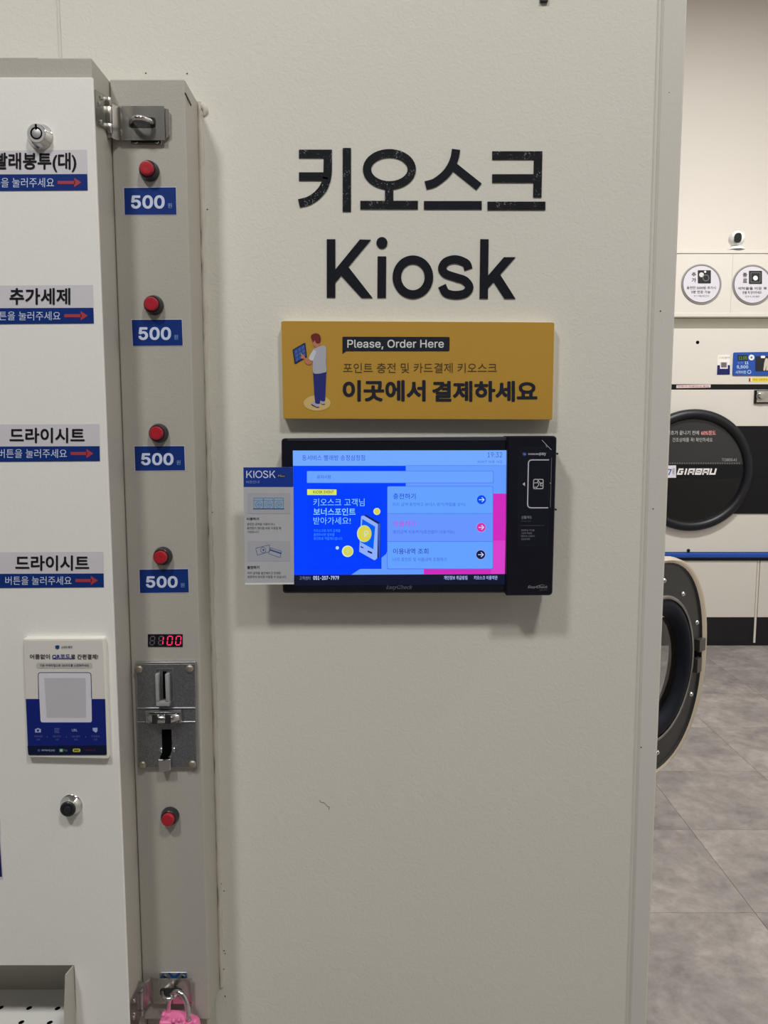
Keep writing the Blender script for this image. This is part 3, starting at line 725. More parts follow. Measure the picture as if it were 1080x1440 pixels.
letter('letter', M_VIN, ke, strokes=[[(220, 402), (220, 613)]], polys=[[(324, 403), (364, 404), (236, 558), (235, 512)], [(255, 532), (281, 500), (370, 614), (330, 614)]], wd=31)
letter('letter', M_VIN, ke, strokes=[[(404, 464), (403, 614)]], polys=[circ(404, 415, 20, 21, 24)], wd=31)
letter('letter', M_VIN, ke, closed=[circ(516, 539, 58, 63, 44)], wd=31)
letter('letter', M_VIN, ke, strokes=[smoothpath([(717, 511), (708, 489), (672, 475), (637, 483), (622, 506), (633, 526), (668, 539), (703, 551), (720, 575), (706, 597), (671, 604), (636, 596), (621, 570)], 6)], wd=30)
letter('letter', M_VIN, ke, strokes=[[(775, 402), (772, 617)]], polys=[[(845, 467), (887, 467), (787, 580), (787, 534)], [(806, 554), (829, 526), (887, 617), (847, 617)]], wd=30)

# ================================================================ YELLOW SIGN
def ky(x, y): return (380 + x / 2.5714, 440 + y / 2.5714)
YS = YW - .013
ys = thing('wall_sign', at(588, 590, YW), 'yellow rectangular sign reading Please, Order Here between the word Kiosk and the terminal', 'sign')
slab('board', arc_round([(395, 451), (780, 453), (777, 590.5), (398, 589)], 3, 4), YS, .0125, mat('pale_foam_board', (188, 178, 150), rough=.6, noise=(60, .02, 2)), ys, .0004)
sf = slab('printed_face', arc_round([(395.6, 451.4), (779.5, 453.4), (776.6, 589.8), (398.3, 588.4)], 3, 4), YS - .0003, .0003, mat('yellow_print', (163, 127, 50), rough=.5, spec=.3, noise=(6, .025, 3)), ys)
Yt = YS - .0005
navy = pr(30, 32, 44); brown = pr(74, 58, 40)
flat('speech_tag', [arc_round([ky(261, 86), ky(649, 87), ky(648, 139), ky(261, 139)], [2, 2, 2, 0], 4), [ky(261, 138), ky(276, 138), ky(261, 149)]], Yt, pr(28, 32, 42), sf)
a = ky(279, 97); c = ky(628, 136)
text('lettering', 'Please, Order Here', (a[0], a[1], c[0], c[1] - 1.5), Yt - .0002, pr(190, 192, 194), sf, bold=.012, font='inter')
a = ky(264, 181); c = ky(820, 217); text('lettering', '포인트 충전 및 카드결제 키오스크', (a[0], a[1], c[0], c[1]), Yt - .0002, brown, sf, bold=.002)
a = ky(262, 243); c = ky(562, 320); text('lettering', '이곳에서', (a[0], a[1], c[0], c[1]), Yt - .0002, navy, sf, bold=.036)
a = ky(586, 246); c = ky(966, 321); text('lettering', '결제하세요', (a[0], a[1], c[0], c[1]), Yt - .0002, navy, sf, bold=.036)
def kp(x, y): return (400 + x / 11.075, 460 + y / 11.075)
def fig(nm, pts, m, k=0, r=0): flat(nm, arc_round([kp(*p) for p in pts], r, 3) if r else [kp(*p) for p in pts], Yt - .0001 * (k + 1), m, sf)
skin = pr(168, 108, 84)
fig('printed_disc', circ(508, 1183, 210, 120, 40), pr(184, 160, 104), 0)
fig('printed_shoe', smoothpath([(415, 1172), (410, 1195), (450, 1225), (510, 1252), (543, 1245), (540, 1195), (480, 1180), (430, 1168)], 3), pr(150, 152, 170), 1)
fig('printed_sole', [(410, 1194), (425, 1200), (500, 1242), (543, 1242), (538, 1256), (500, 1254), (430, 1222)], pr(34, 34, 44), 2)
fig('printed_shoe', smoothpath([(556, 1150), (556, 1180), (590, 1202), (626, 1200), (630, 1160)], 3), pr(150, 152, 170), 1)
fig('printed_sole', [(553, 1180), (590, 1200), (630, 1192), (626, 1206), (590, 1210)], pr(34, 34, 44), 2)
fig('printed_trousers', [(446, 690), (656, 680), (648, 800), (634, 1150), (600, 1156), (555, 1140), (552, 1192), (515, 1194), (478, 1184), (466, 1060)], pr(38, 42, 108), 3, 1)
fig('printed_arm', smoothpath([(392, 495), (355, 500), (318, 470), (292, 430), (250, 405), (262, 440), (258, 478), (300, 490), (330, 560), (370, 585), (410, 575), (438, 520)], 3), skin, 4)
fig('printed_neck', [(436, 200), (450, 285), (475, 300), (480, 320), (545, 300), (552, 240), (470, 190)], skin, 4, 1)
fig('printed_hair', smoothpath([(410, 160), (420, 125), (460, 100), (510, 98), (550, 125), (567, 180), (555, 240), (525, 256), (490, 245), (480, 215), (466, 208), (455, 232), (440, 232), (428, 190)], 3), pr(98, 38, 40), 5)
fig('printed_shirt', smoothpath([(440, 350), (500, 318), (560, 296), (605, 286), (645, 310), (652, 400), (646, 560), (656, 685), (600, 712), (520, 726), (446, 706), (440, 560), (436, 430)], 3), pr(152, 152, 164), 6)
fig('printed_sleeve', smoothpath([(455, 352), (490, 375), (490, 410), (462, 480), (436, 524), (378, 490), (410, 410)], 3), pr(176, 180, 184), 7)
fig('printed_tablet', [(126, 352), (312, 244), (326, 250), (350, 460), (340, 474), (176, 572), (158, 568)], pr(30, 32, 58), 2, .6)
fig('printed_screen', [(142, 360), (312, 262), (334, 452), (172, 552)], pr(44, 66, 128), 3)
for i in range(3):
    for j in range(3):
        def q(u, v): ax = 152 + u * 160 + v * 26; ay = 368 - u * 96 + v * 182 - u * v * 6; return (ax, ay)
        fig('printed_key', [q(i / 3 + .05, j / 3 + .05), q(i / 3 + .28, j / 3 + .05), q(i / 3 + .28, j / 3 + .28), q(i / 3 + .05, j / 3 + .28)], pr(62, 90, 150), 3.5)
fig('printed_hand', smoothpath([(250, 405), (290, 432), (320, 470), (300, 492), (262, 486), (268, 445)], 3), skin, 6)

# ================================================================ PAYMENT TERMINAL
def k8b(x, y): return (330 + x / 2.298, 600 + y / 2.298)
def k9(x, y): return (330 + x / 4.696, 610 + y / 4.696)
def k10(x, y): return (540 + x / 4.32, 610 + y / 4.32)
YT = .864
term = thing('payment_terminal', at(588, 838, YW), 'black wall mounted touchscreen payment terminal with a blue screen under the yellow sign', 'payment terminal')
# mounting box behind, housing, glass front
slab('wall_bracket', arc_round(rect(430, 640, 700, 810), 3, 3), YT + .022, YW - YT - .022, M_BLACKS, term)
slab('housing', arc_round([(395.5, 616.5), (722, 614), (722, 834), (397.5, 834.5)], [5, 1, 1, 5], 5), YT + .0025, .022, M_BLACKS, term, .0015)
slab('bezel', arc_round([(396.5, 617.5), (716, 615.5), (714, 833), (398.5, 833.5)], [5, 1, 1, 5], 5), YT + .0008, .003, M_BLACKG, term, .0006)
slab('top_edge', [(404, 616.5), (714, 615), (714, 619.5), (404, 620.2)], YT - .0002, .003, mat('dark_grey_edge', (44, 46, 58), rough=.35), term, .0004)
Y0 = YT + .0004
scr = flat('screen', [(411.8, 633.6), (713, 633.2), (709.8, 822), (414, 823.5)], Y0, em(16, 22, 44), term)
LB = (104, 160, 255)
def fs(nm, pts, m, k): return flat(nm, pts, Y0 - .00009 * k, m, scr)
fs('page_background', [(411.8, 633.6), (713, 633.2), (710, 807.2), (413.6, 808.6)], em(98, 152, 255), 1)
fs('page_header', [(411.8, 633.6), (713, 633.2), (712.6, 654.6), (412, 655)], em(112, 166, 255), 2)
fs('blue_panel', [(412, 655), (570.6, 655), (570.6, 700), (543, 779), (532, 788), (505, 801), (494, 808.2), (413.6, 808.6)], em(0, 62, 252), 2)
fs('pink_panel', [(693, 694), (711.9, 694), (710, 807.2), (596, 807.6), (596, 790), (693, 790)], em(203, 42, 186), 2)
fs('pink_panel', [(694, 760), (710.8, 760), (710, 807.2), (690, 807.2)], em(214, 62, 198), 2.3)
fs('header_line', rect(570, 654, 712.4, 654.7), em(86, 132, 235), 3)
fs('notice_border', arc_round(rect(431.3, 662.2, 694.2, 679.4), 1.5, 3), em(76, 118, 222), 3)
fs('notice_field', arc_round(rect(432, 662.8, 693.4, 678.6), 1.5, 3), em(104, 160, 255), 4)
fs('banner', arc_round(rect(433, 685.5, 536.5, 800), 1, 3), em(0, 54, 246), 3)
fs('banner_face', arc_round(rect(433.6, 686, 536, 799), 1, 3), em(0, 60, 254), 4)
fs('yellow_tag', [k9(479, 366), k9(673, 368), k9(672, 405), k9(479, 404)], em(214, 226, 96), 5)
fs('card_border', arc_round(rect(544.4, 683.6, 693.4, 800.4), 2, 3), em(66, 104, 214), 5)
fs('card', arc_round(rect(545, 684.2, 692.8, 799.6), 2, 3), em(98, 158, 255), 6)
fs('card_row', rect(545, 722.4, 692.8, 761.4), em(100, 146, 252), 7)
for y in (722.2, 761.4): fs('row_line', rect(545, y - .4, 692.8, y + .4), em(72, 118, 224), 8)
# lettering on the screen
def ts(s, x0, y0, x1, y1, m, b=0., k=9, **kw_): return text('lettering', s, (x0, y0, x1, y1), Y0 - .00009 * k, m, scr, bold=b, **kw_)
tb = em(52, 70, 190)
ts('동서비스 빨래방 송정삼정점', 424.8, 639.8, 513.2, 647.6, tb)
ts('공지사항', 445.4, 668.1, 465.3, 673.3, em(40, 70, 196))
ts('19:32', 685.6, 636, 706.2, 643.2, em(70, 88, 170), font='inter')
ts('2024년 03월 16일', 671, 647, 706.2, 651.4, em(74, 108, 210))
ts('KIOSK EVENT', 440.5, 689.7, 469.4, 694, em(40, 60, 60), .006)
cy = em(126, 196, 255)
ts('키오스크 고객님', 440.6, 701.0, 512.6, 711.8, cy, .002); ts('보너스포인트', 440.8, 714.4, 500, 725, cy, .022); ts('받아가세요!', 440.8, 727.2, 493, 737.4, cy, .002)
c2 = em(60, 150, 252)
ts('키오스크로 미리 금액을', 441, 744.2, 478.6, 748.4, c2); ts('충전하시면 일부를', 441, 749.8, 470.4, 754, c2); ts('포인트로 적립해드립니다', 441, 755.2, 481.6, 759.4, c2)
ts('충전하기', 552.9, 693.8, 584.4, 701.8, em(14, 66, 196), .008); ts('미리 금액 충전하고 보너스 받기(적립율 상이)', 552.6, 706.8, 654.4, 712.6, em(60, 98, 200))
ts('이용하기', 552.9, 732.6, 584.4, 740.6, em(196, 62, 190), .008); ts('충전금액 사용하기(충전없이 사용가능)', 552.6, 745.4, 639, 751.2, em(68, 98, 200))
ts('이용내역 조회', 552.9, 771.2, 602.4, 779.2, em(40, 62, 160), .008); ts('나의 포인트 및 사용내역 조회하기', 552.6, 784, 628, 789.6, em(60, 96, 196))
for (cx, cy_, col) in ((677.1, 702.7, (0, 72, 232)), (676.6, 741.6, (206, 50, 160)), (676.0, 780, (22, 30, 56))):
    if col[0] != 0: fs('button_ring', circ(cx, cy_, 6.9, n=32), em(160, 160, 250), 8.5)
    fs('arrow_button', circ(cx, cy_, 6.3, n=32), em(*col), 9)
    lines('arrow', [[(cx - 3.6, cy_), (cx + 3.2, cy_)], [(cx + .4, cy_ - 3.2), (cx + 3.7, cy_), (cx + .4, cy_ + 3.2)]], 1.1, Y0 - .0009, em(190, 214, 255), scr)
ts('고객센터', 421, 810.4, 436.4, 815.6, em(120, 134, 190)); ts('051-207-7979', 440.4, 809.9, 476.8, 815.4, em(190, 206, 255), .02, font='inter')
ts('개인정보 취급방침', 624.2, 809.6, 657.2, 815.2, em(176, 194, 255), .012); ts('키오스크 이용약관', 666.4, 809.6, 699.6, 815.2, em(176, 194, 255), .012)
# kiosk picture with coins
def kE(x, y): return (430 + x / 9, 680 + y / 9)
fs('picture_side', [kE(735, 405), kE(760, 392), kE(945, 500), kE(942, 930), kE(905, 945), kE(905, 515)], em(22, 34, 96), 5)
fs('picture_side', [kE(910, 510), kE(945, 500), kE(942, 600), kE(936, 930), kE(925, 935)], em(60, 84, 170), 5.5)
fs('picture_body', arc_round([kE(700, 412), kE(735, 405), kE(912, 512), kE(905, 945), kE(870, 972), kE(676, 862)], 1, 3), em(138, 170, 255), 6)
fs('picture_screen', [kE(715, 448), kE(878, 545), kE(855, 832), kE(695, 742)], em(0, 92, 236), 7)
fs('picture_slot', arc_round([kE(693, 790), kE(730, 806), kE(728, 822), kE(693, 806)], .4, 2), em(30, 40, 110), 7)
fs('picture_slot', arc_round([kE(782, 845), kE(842, 870), kE(838, 892), kE(782, 868)], .4, 2), em(22, 28, 80), 7)
def coin(cx, cy, r, k=7):
    fs('coin_rim', circ(*kE(cx, cy), r * 1.1 / 9, n=28), em(206, 236, 200), k); fs('coin', circ(*kE(cx + r * .06, cy), r * .92 / 9, n=28), em(212, 204, 84), k + .5)
fs('coin_rim', circ(*kE(740, 634), 10.2, 11.9, 32), em(190, 226, 200), 8); 
pts = [p for p in circ(*kE(745, 634), 9.6, 11.2, 40)]
fs('coin', pts, em(212, 206, 78), 9)
ts('P', *kE(738, 595), *kE(795, 680), em(206, 214, 170), .03, 10, font='inter')
coin(900, 353, 40); coin(530, 857, 66); fs('coin', circ(*kE(399, 814), 2.4, n=16), em(170, 214, 255), 7)
ts('P', *kE(516, 832), *kE(552, 882), em(176, 214, 160), .03, 9, font='inter')
ts('EasyCheck', 543.2, 822.4, 580, 830.2, mat('grey_logo_ink', (78, 80, 92), rough=.5), 0.008, -4, shear=.35)
# card reader
YR_ = YT - .0065
rd = slab('card_reader', arc_round([(713.6, 613.2), (783.2, 612.8), (777, 837.4), (711.8, 837.8)], [1, 6, 6, 1], 6), YR_, .030, M_BLACKS, term, .0012)
yr = YR_ - .0002
def k4(x, y): return (700 + x / 6.261, 610 + y / 6.261)
gl = mat('white_print', (176, 176, 180), rough=.5)
flat('insert_label', [k4(186, 118), k4(456, 124), k4(438, 990), k4(180, 986)], yr + .0001, mat('label_film', (16, 18, 30), rough=.25), rd)
lines('label_edge', [[k4(186, 118), k4(456, 124), k4(438, 990), k4(180, 986)]], .25, yr, mat('label_edge_grey', (34, 38, 52), rough=.4), rd, True)
lines('card_outline', [arc_round([k4(452, 230), k4(270, 230), k4(262, 652), k4(444, 652)], [0, 5.5, 5.5, 0], 6)], 1.5, yr - .0001, gl, rd)
lines('card_slot_line', [[k4(474, 212), k4(463, 650)]], .8, yr - .0001, mat('grey_print', (96, 98, 104), rough=.5), rd)
flat('arrow', [k4(238, 426), k4(240, 462), k4(218, 443)], yr - .0001, gl, rd)
flat('arrow', [k4(470, 426), k4(470, 444), k4(456, 434)], yr - .0001, gl, rd)
lines('chip', [arc_round([k4(316, 401), k4(400, 401), k4(398, 484), k4(314, 484)], 2, 4)], 1.1, yr - .0001, gl, rd, True)
lines('chip', [[k4(316, 432), k4(345, 432), k4(352, 424), k4(352, 401)], [k4(358, 401), k4(362, 420), k4(372, 432), k4(400, 432)], [k4(315, 470), k4(340, 470), k4(348, 484)], [k4(400, 440), k4(376, 440), k4(376, 458), k4(399, 458)], [k4(352, 430), k4(362, 440), k4(356, 458), k4(344, 468)]], .9, yr - .0001, gl, rd)
flat('badge', circ(*k4(235, 179), 2.9, n=20), yr - .0001, pr(36, 56, 120), rd); text('lettering', 'Pay', (*k4(226, 172), *k4(246, 188)), yr - .0002, gl, rd)
text('lettering', 'SAMSUNG', (*k4(268, 171), *k4(366, 186)), yr - .0002, gl, rd, bold=.02, font='inter')
text('lettering', 'pay', (*k4(368, 166), *k4(425, 195)), yr - .0002, gl, rd, bold=.01, font='inter')
g6 = mat('mid_grey_print', (124, 124, 130), rough=.5)
text('lettering', '신용카드', (*k4(207, 722), *k4(300, 750)), yr - .0002, g6, rd, bold=.02); text('lettering', 'Credit Card', (*k4(207, 762), *k4(294, 774)), yr - .0002, mat('dim_print', (72, 72, 80), rough=.5), rd)
flat('rule', [k4(196, 806), k4(412, 806), k4(412, 809), k4(196, 809)], yr - .0001, mat('dim_print', (72, 72, 80)), rd)
for i, (s, x1) in enumerate((('결제하실 카드를', 322), ('그림과 똑같은', 302), ('방향으로, IC칩까지', 324), ('삽입하세요', 284))):
    text('lettering', s, (*k4(205, 841 + i * 26), *k4(x1, 858 + i * 26)), yr - .0002, mat('mid_grey_print', (124, 124, 130)), rd)
text('lettering', 'EasyCheck', (*k4(264, 1336), *k4(440, 1366)), yr - .0002, g6, rd, bold=.01, shear=.35)
lines('logo_swoosh', [smoothpath([k4(345, 1352), k4(362, 1336), k4(390, 1330), k4(412, 1334)], 4)], .5, yr - .0002, g6, rd)
text('lettering', 'ED-971', (*k4(370, 1368), *k4(436, 1382)), yr - .0002, mat('dim_print', (72, 72, 80)), rd, shear=.3)
lines('corner_line', [[k4(388, 55), k4(472, 142)]], .5, yr - .0001, gl, rd); flat('corner_wedge', [k4(418, 90), k4(440, 112), k4(428, 122)], yr - .0001, mat('grey_print', (96, 98, 104)), rd)
lines('corner_line', [[k4(412, 22), k4(500, 122)]], .3, yr - .0001, mat('label_edge_grey', (34, 38, 52)), rd)
for px, py in ((783.2, 638), (781.2, 716.5)):
    G().lathe(at(px, py, YR_ + .012) + Vector((0, 0, 0)), [(.0012, -.002), (.0012, .002)], 12).mk('side_stud', M_BLACKP, rd)
lines('logo_swoosh', [smoothpath([k8b(532, 520), k8b(540, 512), k8b(556, 509), k8b(574, 511)], 4)], .5, YT + .0006, mat('grey_logo_ink', (78, 80, 92)), term)

# ---------------------------------------------------------------- instruction card beside the screen
YI = .8575
ic = thing('instruction_card', at(378, 823, YI), 'narrow white card with a blue KIOSK heading at the left edge of the terminal', 'card')
sheet = slab('card_sheet', [(342.2, 657.2), (412.4, 657), (413.4, 821.6), (344.6, 822.2)], YI, .0015, mat('translucent_white_card', (160, 161, 166), rough=.35, noise=(15, .02, 2)), ic)
flat('bottom_edge', [(344.6, 819.8), (413.4, 819.4), (413.4, 821.6), (344.6, 822.2)], YI - .0002, pr(198, 198, 198), sheet)
flat('blue_header', [(342.2, 657.2), (412.4, 657), (412.6, 684.8), (342.6, 684.8)], YI - .0001, pr(22, 48, 130), sheet)
yi = YI - .0003
def kc(x, y): return (335 + x / 8, 650 + y / 8)
def tc_(s, x0, y0, x1, y1, m, b=0., **k): return text('lettering', s, (*kc(x0, y0), *kc(x1, y1)), yi, m, sheet, bold=b, **k)
def strokes_K(x0, y0, x1, y1): return None
lines('lettering', [[kc(96, 96), kc(96, 176)], [kc(150, 96), kc(100, 148)], [kc(118, 126), kc(152, 176)]], 1.35, yi, pr(186, 192, 214), sheet)
lines('lettering', [[kc(176, 96), kc(176, 176)]], 1.35, yi, pr(186, 192, 214), sheet)
lines('lettering', [circ(*kc(232, 136), 4.3, 4.55, 28)], 1.35, yi, pr(186, 192, 214), sheet, True)
lines('lettering', [smoothpath([kc(332, 114), kc(318, 101), kc(296, 101), kc(285, 115), kc(300, 131), kc(324, 142), kc(334, 157), kc(318, 172), kc(296, 171), kc(282, 157)], 4)], 1.35, yi, pr(186, 192, 214), sheet)
lines('lettering', [[kc(358, 96), kc(358, 176)], [kc(410, 96), kc(362, 148)], [kc(380, 126), kc(414, 176)]], 1.35, yi, pr(186, 192, 214), sheet)
flat('dark_pill', arc_round([kc(436, 134), kc(532, 134), kc(532, 176), kc(436, 176)], 1, 3), yi + .0001, pr(26, 34, 62), sheet)
tc_('Mini', 448, 140, 522, 168, pr(140, 146, 158)); tc_('버튼안내', 90, 206, 236, 240, pr(120, 138, 190))
for y0, y1 in ((345, 578), (888, 1112)): flat('grey_field', arc_round([kc(104, y0), kc(584, y0), kc(588, y1), kc(108, y1)], 2, 3), yi + .0001, pr(150, 152, 160), sheet)
bl = pr(50, 92, 138); blf = pr(132, 154, 178)
for cx in (228, 340, 456):
    flat('washer_icon', arc_round([kc(cx - 52, 402), kc(cx + 52, 402), kc(cx + 52, 524), kc(cx - 52, 524)], .8, 2), yi + .00005, blf, sheet)
    lines('washer_icon', [arc_round([kc(cx - 52, 402), kc(cx + 52, 402), kc(cx + 52, 524), kc(cx - 52, 524)], .8, 2), circ(*kc(cx, 478), 4.2, n=24), circ(*kc(cx, 478), 1.9, n=4)], .55, yi, bl, sheet, True)
    lines('washer_icon', [[kc(cx - 52, 430), kc(cx + 52, 430)], [kc(cx + 12, 478), kc(cx + 34, 478)]], .5, yi, bl, sheet)
flat('washer_icon', [kc(166, 520), kc(518, 520), kc(518, 530), kc(166, 530)], yi, bl, sheet)
tk = pr(40, 42, 50); tk2 = pr(66, 68, 76)
tc_('이용하기', 96, 622, 232, 652, tk, .02)
tc_('충전한 금액을 이용하거나,', 100, 682, 418, 712, tk2); tc_('충전없이 장비를 바로 이용할 때', 100, 726, 480, 756, tk2); tc_('사용합니다.', 100, 770, 238, 796, tk2)
bl2 = pr(44, 72, 132)
lines('money_icon', [arc_round([kc(196, 968), kc(350, 930), kc(356, 1000), kc(338, 1010), kc(216, 1046)], .6, 2)], .6, yi, bl2, sheet, True)
lines('money_icon', [circ(*kc(281, 988), 3.8, n=22)], .6, yi, bl2, sheet, True); flat('money_icon', circ(*kc(283, 987), 1.4, n=8), yi, bl2, sheet)
lines('card_icon', [arc_round([kc(362, 962), kc(490, 1002), kc(470, 1074), kc(340, 1026)], 1, 3)], .6, yi, bl2, sheet, True)
flat('card_icon', [kc(358, 978), kc(484, 1018), kc(480, 1034), kc(354, 992)], yi, bl2, sheet)
tc_('충전하기', 102, 1166, 236, 1200, tk, .02); tc_('미리 금액을 충전해두고 언제든', 106, 1232, 478, 1262, tk2); tc_('방문하여 장비를 이용할 수 있습니다.', 106, 1274, 544, 1304, tk2)
# foam pad that carries the card on the terminal
slab('foam_pad', rect(398, 690, 410.5, 800), YI + .0015, YT - YI - .0020, M_BLACKS, ic)

# black fixing at the upper edge of the photograph
o = slab('cable_clip', arc_round(rect(760, -16, 771, 1.6), 1, 3), YW - .004, .004, M_BLACKP, None, .0006)
tag(o, 'small black clip high on the wall above the Korean word', 'clip')

# ================================================================ WASHER WITH OPEN DOOR (behind the partition)
th = radians(132.8)
U = Vector((sin(th), -cos(th), 0)); N = Vector((-cos(th) * -1, sin(th) * -1, 0)); N = Vector((cos(th) * -1, -sin(th), 0)); UP = Vector((0, 0, 1))
CD = at(918, 935, 1.75) ; CD = Vector((.652, 1.75, at(918, 935.5, 1.75).z - .010)); HW = .269
washer = thing('washing_machine', (.1, 1.32, 0), 'washing machine behind the kiosk wall with its dark rounded door swung open', 'washing machine')
XF = .365
M_WASH = mat('washer_white', (205, 202, 196), rough=.4, noise=(3, .01, 2))
yc_w = 1.335
G().box(XF - .80, XF, yc_w - .32, yc_w + .32, .05, 1.30, .012).mk('body', M_WASH, washer, 30)
G().box(XF - .70, XF - .03, yc_w - .30, yc_w + .30, 0, .05).mk('plinth', M_BLACKP, washer)
for r0, r1, dx, nm, m in ((.215, .19, .02, 'door_ring', M_CHROME), (.188, .05, .006, 'drum', M_STEEL)):
    g = G(); n = 48; v = []; f = []
    prof = [(r0, 0), (r0, dx), (r1, dx), (r1 * .98, 0)]
    for r, h in prof:
        for i in range(n): a = 2 * pi * i / n; v.append((XF + h, yc_w + r * cos(a), CD.z + r * sin(a)))
    for k in range(3):
        for i in range(n): j = (i + 1) % n; f.append((k * n + i, k * n + j, (k + 1) * n + j, (k + 1) * n + i))
    g.add(v, f); g.mk(nm, m, washer, 40)
def dl(u, z, d): return CD + U * u + UP * z + N * d     # door coordinates: across, up, out of the inner face
def sup(r, n=64, e=2.3, ry=None):
    ry = ry or r; out = []
    for k in range(n):
        a = 2 * pi * k / n; ca, sa = cos(a), sin(a)
        out.append((r * abs(ca) ** (2 / e) * (1 if ca >= 0 else -1), ry * abs(sa) ** (2 / e) * (1 if sa >= 0 else -1)))
    return out
def ring(name, secs, m, parent, smooth=40, inner_cap=False, outer_cap=False):
    """secs: list of (outline points, depth)"""
    g = G(); v = []; f = []; n = len(secs[0][0])
    for pts, d in secs: v += [dl(x, z, d) for x, z in pts]
    for k in range(len(secs) - 1):
        for i in range(n): j = (i + 1) % n; f.append((k * n + i, k * n + j, (k + 1) * n + j, (k + 1) * n + i))
    if outer_cap: f.append(tuple(range(n)))
    if inner_cap: f.append(tuple(range((len(secs) - 1) * n, len(secs) * n)))
    g.add(v, f); return g.mk(name, m, parent, smooth)
dr = ring('door', [(sup(.162, 64, 2.05, .162), -.052), (sup(.235), -.046), (sup(HW - .002), -.030), (sup(HW), -.012), (sup(HW - .003), .000), (sup(HW - .018, ry=HW - .008), .003), (sup(HW - .031, ry=HW - .014), .000)], mat('champagne_trim', (176, 166, 150), rough=.32, metal=.35, noise=(20, .02, 2)), washer, 50)
cr_ = lambda r: sup(r, 64, 2.0)
ring('inner_panel', [(sup(HW - .031, ry=HW - .014), .0005), (sup(HW - .036, ry=HW - .019), -.004), (cr_(.180), -.001), (cr_(.178), .001)], mat('dark_grey_door_panel', (32, 33, 34), rough=.35, spec=.3, noise=(12, .04, 2)), dr, 30)
ring('chrome_ring', [(cr_(.180), .000), (cr_(.179), .006), (cr_(.175), .009), (cr_(.170), .007), (cr_(.169), .000)], mat('dull_chrome', (.34, .34, .34), rough=.25, metal=1, raw=True, noise=(9, .3, 2)), dr, 60)
ring('rubber_seal', [(cr_(.170), .003), (cr_(.163), .008), (cr_(.150), .010), (cr_(.137), .006), (cr_(.131), -.004), (cr_(.129), -.016)], mat('navy_black_rubber', (13, 17, 27), rough=.7, spec=.2, noise=(30, .05, 2)), dr, 60)
g = G(); v = []; f = []; n = 48
prof = [(.130, -.014), (.112, -.010), (.08, -.006), (.05, -.004), (.02, -.003)]
for r, d in prof:
    for i in range(n): a = 2 * pi * i / n; v.append(dl(r * cos(a), r * sin(a), d))
for k in range(4):
    for i in range(n): j = (i + 1) % n; f.append((k * n + i, k * n + j, (k + 1) * n + j, (k + 1) * n + i))
f.append(tuple(range(4 * n, 5 * n))); g.add(v, f); g.mk('door_glass', M_PORT, dr, 60)
def dbox(name, u0, u1, z0, z1, d0, d1, m, bev=.001):
    g = G().box(0, 1, 0, 1, 0, 1); v = [dl(u0 + p.x * (u1 - u0), z0 + p.z * (z1 - z0), d0 + p.y * (d1 - d0)) for p in g.v]
    return mk(name, v, g.f, m, dr)
M_LATCH = mat('latch_grey', (70, 68, 64), rough=.3, metal=.5)
dbox('latch', .203, .236, .002, .034, -.004, .010, M_LATCH); dbox('latch', .186, .210, -.048, -.012, 0, .014, M_LATCH)
dbox('latch_recess', .200, .235, -.045, .004, -.003, .002, M_DARK)
for u, z in ((.205, .078), (.190, -.108), (.02, .212), (.02, -.213), (.12, .165)):
    g = G(); g.tube([dl(u, z, -.003), dl(u, z, .001), dl(u, z, .004)], [.0065, .006, .002], 14); g.mk('screw', M_CHROME, dr, 50)
# hinge arms
dbox('hinge', -HW - .085, -HW + .02, .10, .16, -.03, -.005, M_STEEL); dbox('hinge', -HW - .085, -HW + .02, -.16, -.10, -.03, -.005, M_STEEL)

# ================================================================ DRYER AT THE FAR WALL
dry = thing('stacked_dryer', (X(980, YB), YB + .2, 0), 'white and black stacked dryer with a big round porthole at the back wall', 'dryer')
M_DW = mat('dryer_white', (186, 183, 176), rough=.42, noise=(2, .012, 2))
M_DB = mat('dryer_black', (9, 10, 14), spec=.3, rough=.35, noise=(6, .05, 2))
xl, xr_ = X(862, YB), X(1170, YB)
def dbx(name, px0, px1, py0, py1, y0, y1, m, bev=.002, parent=dry):
    return G().box(X(px0, YB), X(px1, YB), y0, y1, Z(py1, YB), Z(py0, YB), bev).mk(name, m, parent, 30)
dbx('cabinet', 862, 1170, 462, 869, YB + .03, YBK - .02, M_DW)
dbx('control_fascia', 862, 1170, 462, 540.5, YB, YB + .035, M_DW)
dbx('black_strip', 862, 1170, 540.5, 547.8, YB + .004, YB + .035, M_DB, .001)
dbx('upper_panel', 862, 1170, 548, 776.5, YB, YB + .035, M_DW)
dbx('front_band', 862, 1170, 599, 722.4, YB - .006, YB, M_DB)
# blue rail
bx = dbx('blue_rail', 862, 1170, 777.2, 784, YB - .020, YB + .035, mat('blue_rail_paint', (18, 66, 146), rough=.3, noise=(4, .05, 2)), .006)
dbx('rail_black_strip', 862, 1170, 784, 788, YB - .010, YB + .035, M_DB, .001)  # black strip just below the blue rail
dbx('lower_door', 862, 1074.5, 788, 868, YB - .002, YB + .035, M_DW)
dbx('seam_strip', 1075.2, 1078.2, 788, 904, YB + .0, YB + .036, mat('steel_strip', (196, 192, 184), rough=.4, metal=.2), .001)
dbx('lower_door', 1079, 1170, 788, 868, YB - .002, YB + .035, M_DW)
G().box(xl, xr_, YB + .004, YB + .05, 0, Z(868, YB), .002).mk('plinth', mat('dryer_plinth', (10, 11, 16), rough=.4), dry)
o = G().lathe(at(968, 774, YB), [(.010, -.004), (.0105, .004), (.006, .010), (0, .011)], 20).mk('rail_knob', M_DB, dry, 50)
G().lathe(at(981, 481.5, YB), [(.0108, -.001), (.0108, .0008), (.008, .001)], 20).mk('screw_hole', M_DARK, dry)
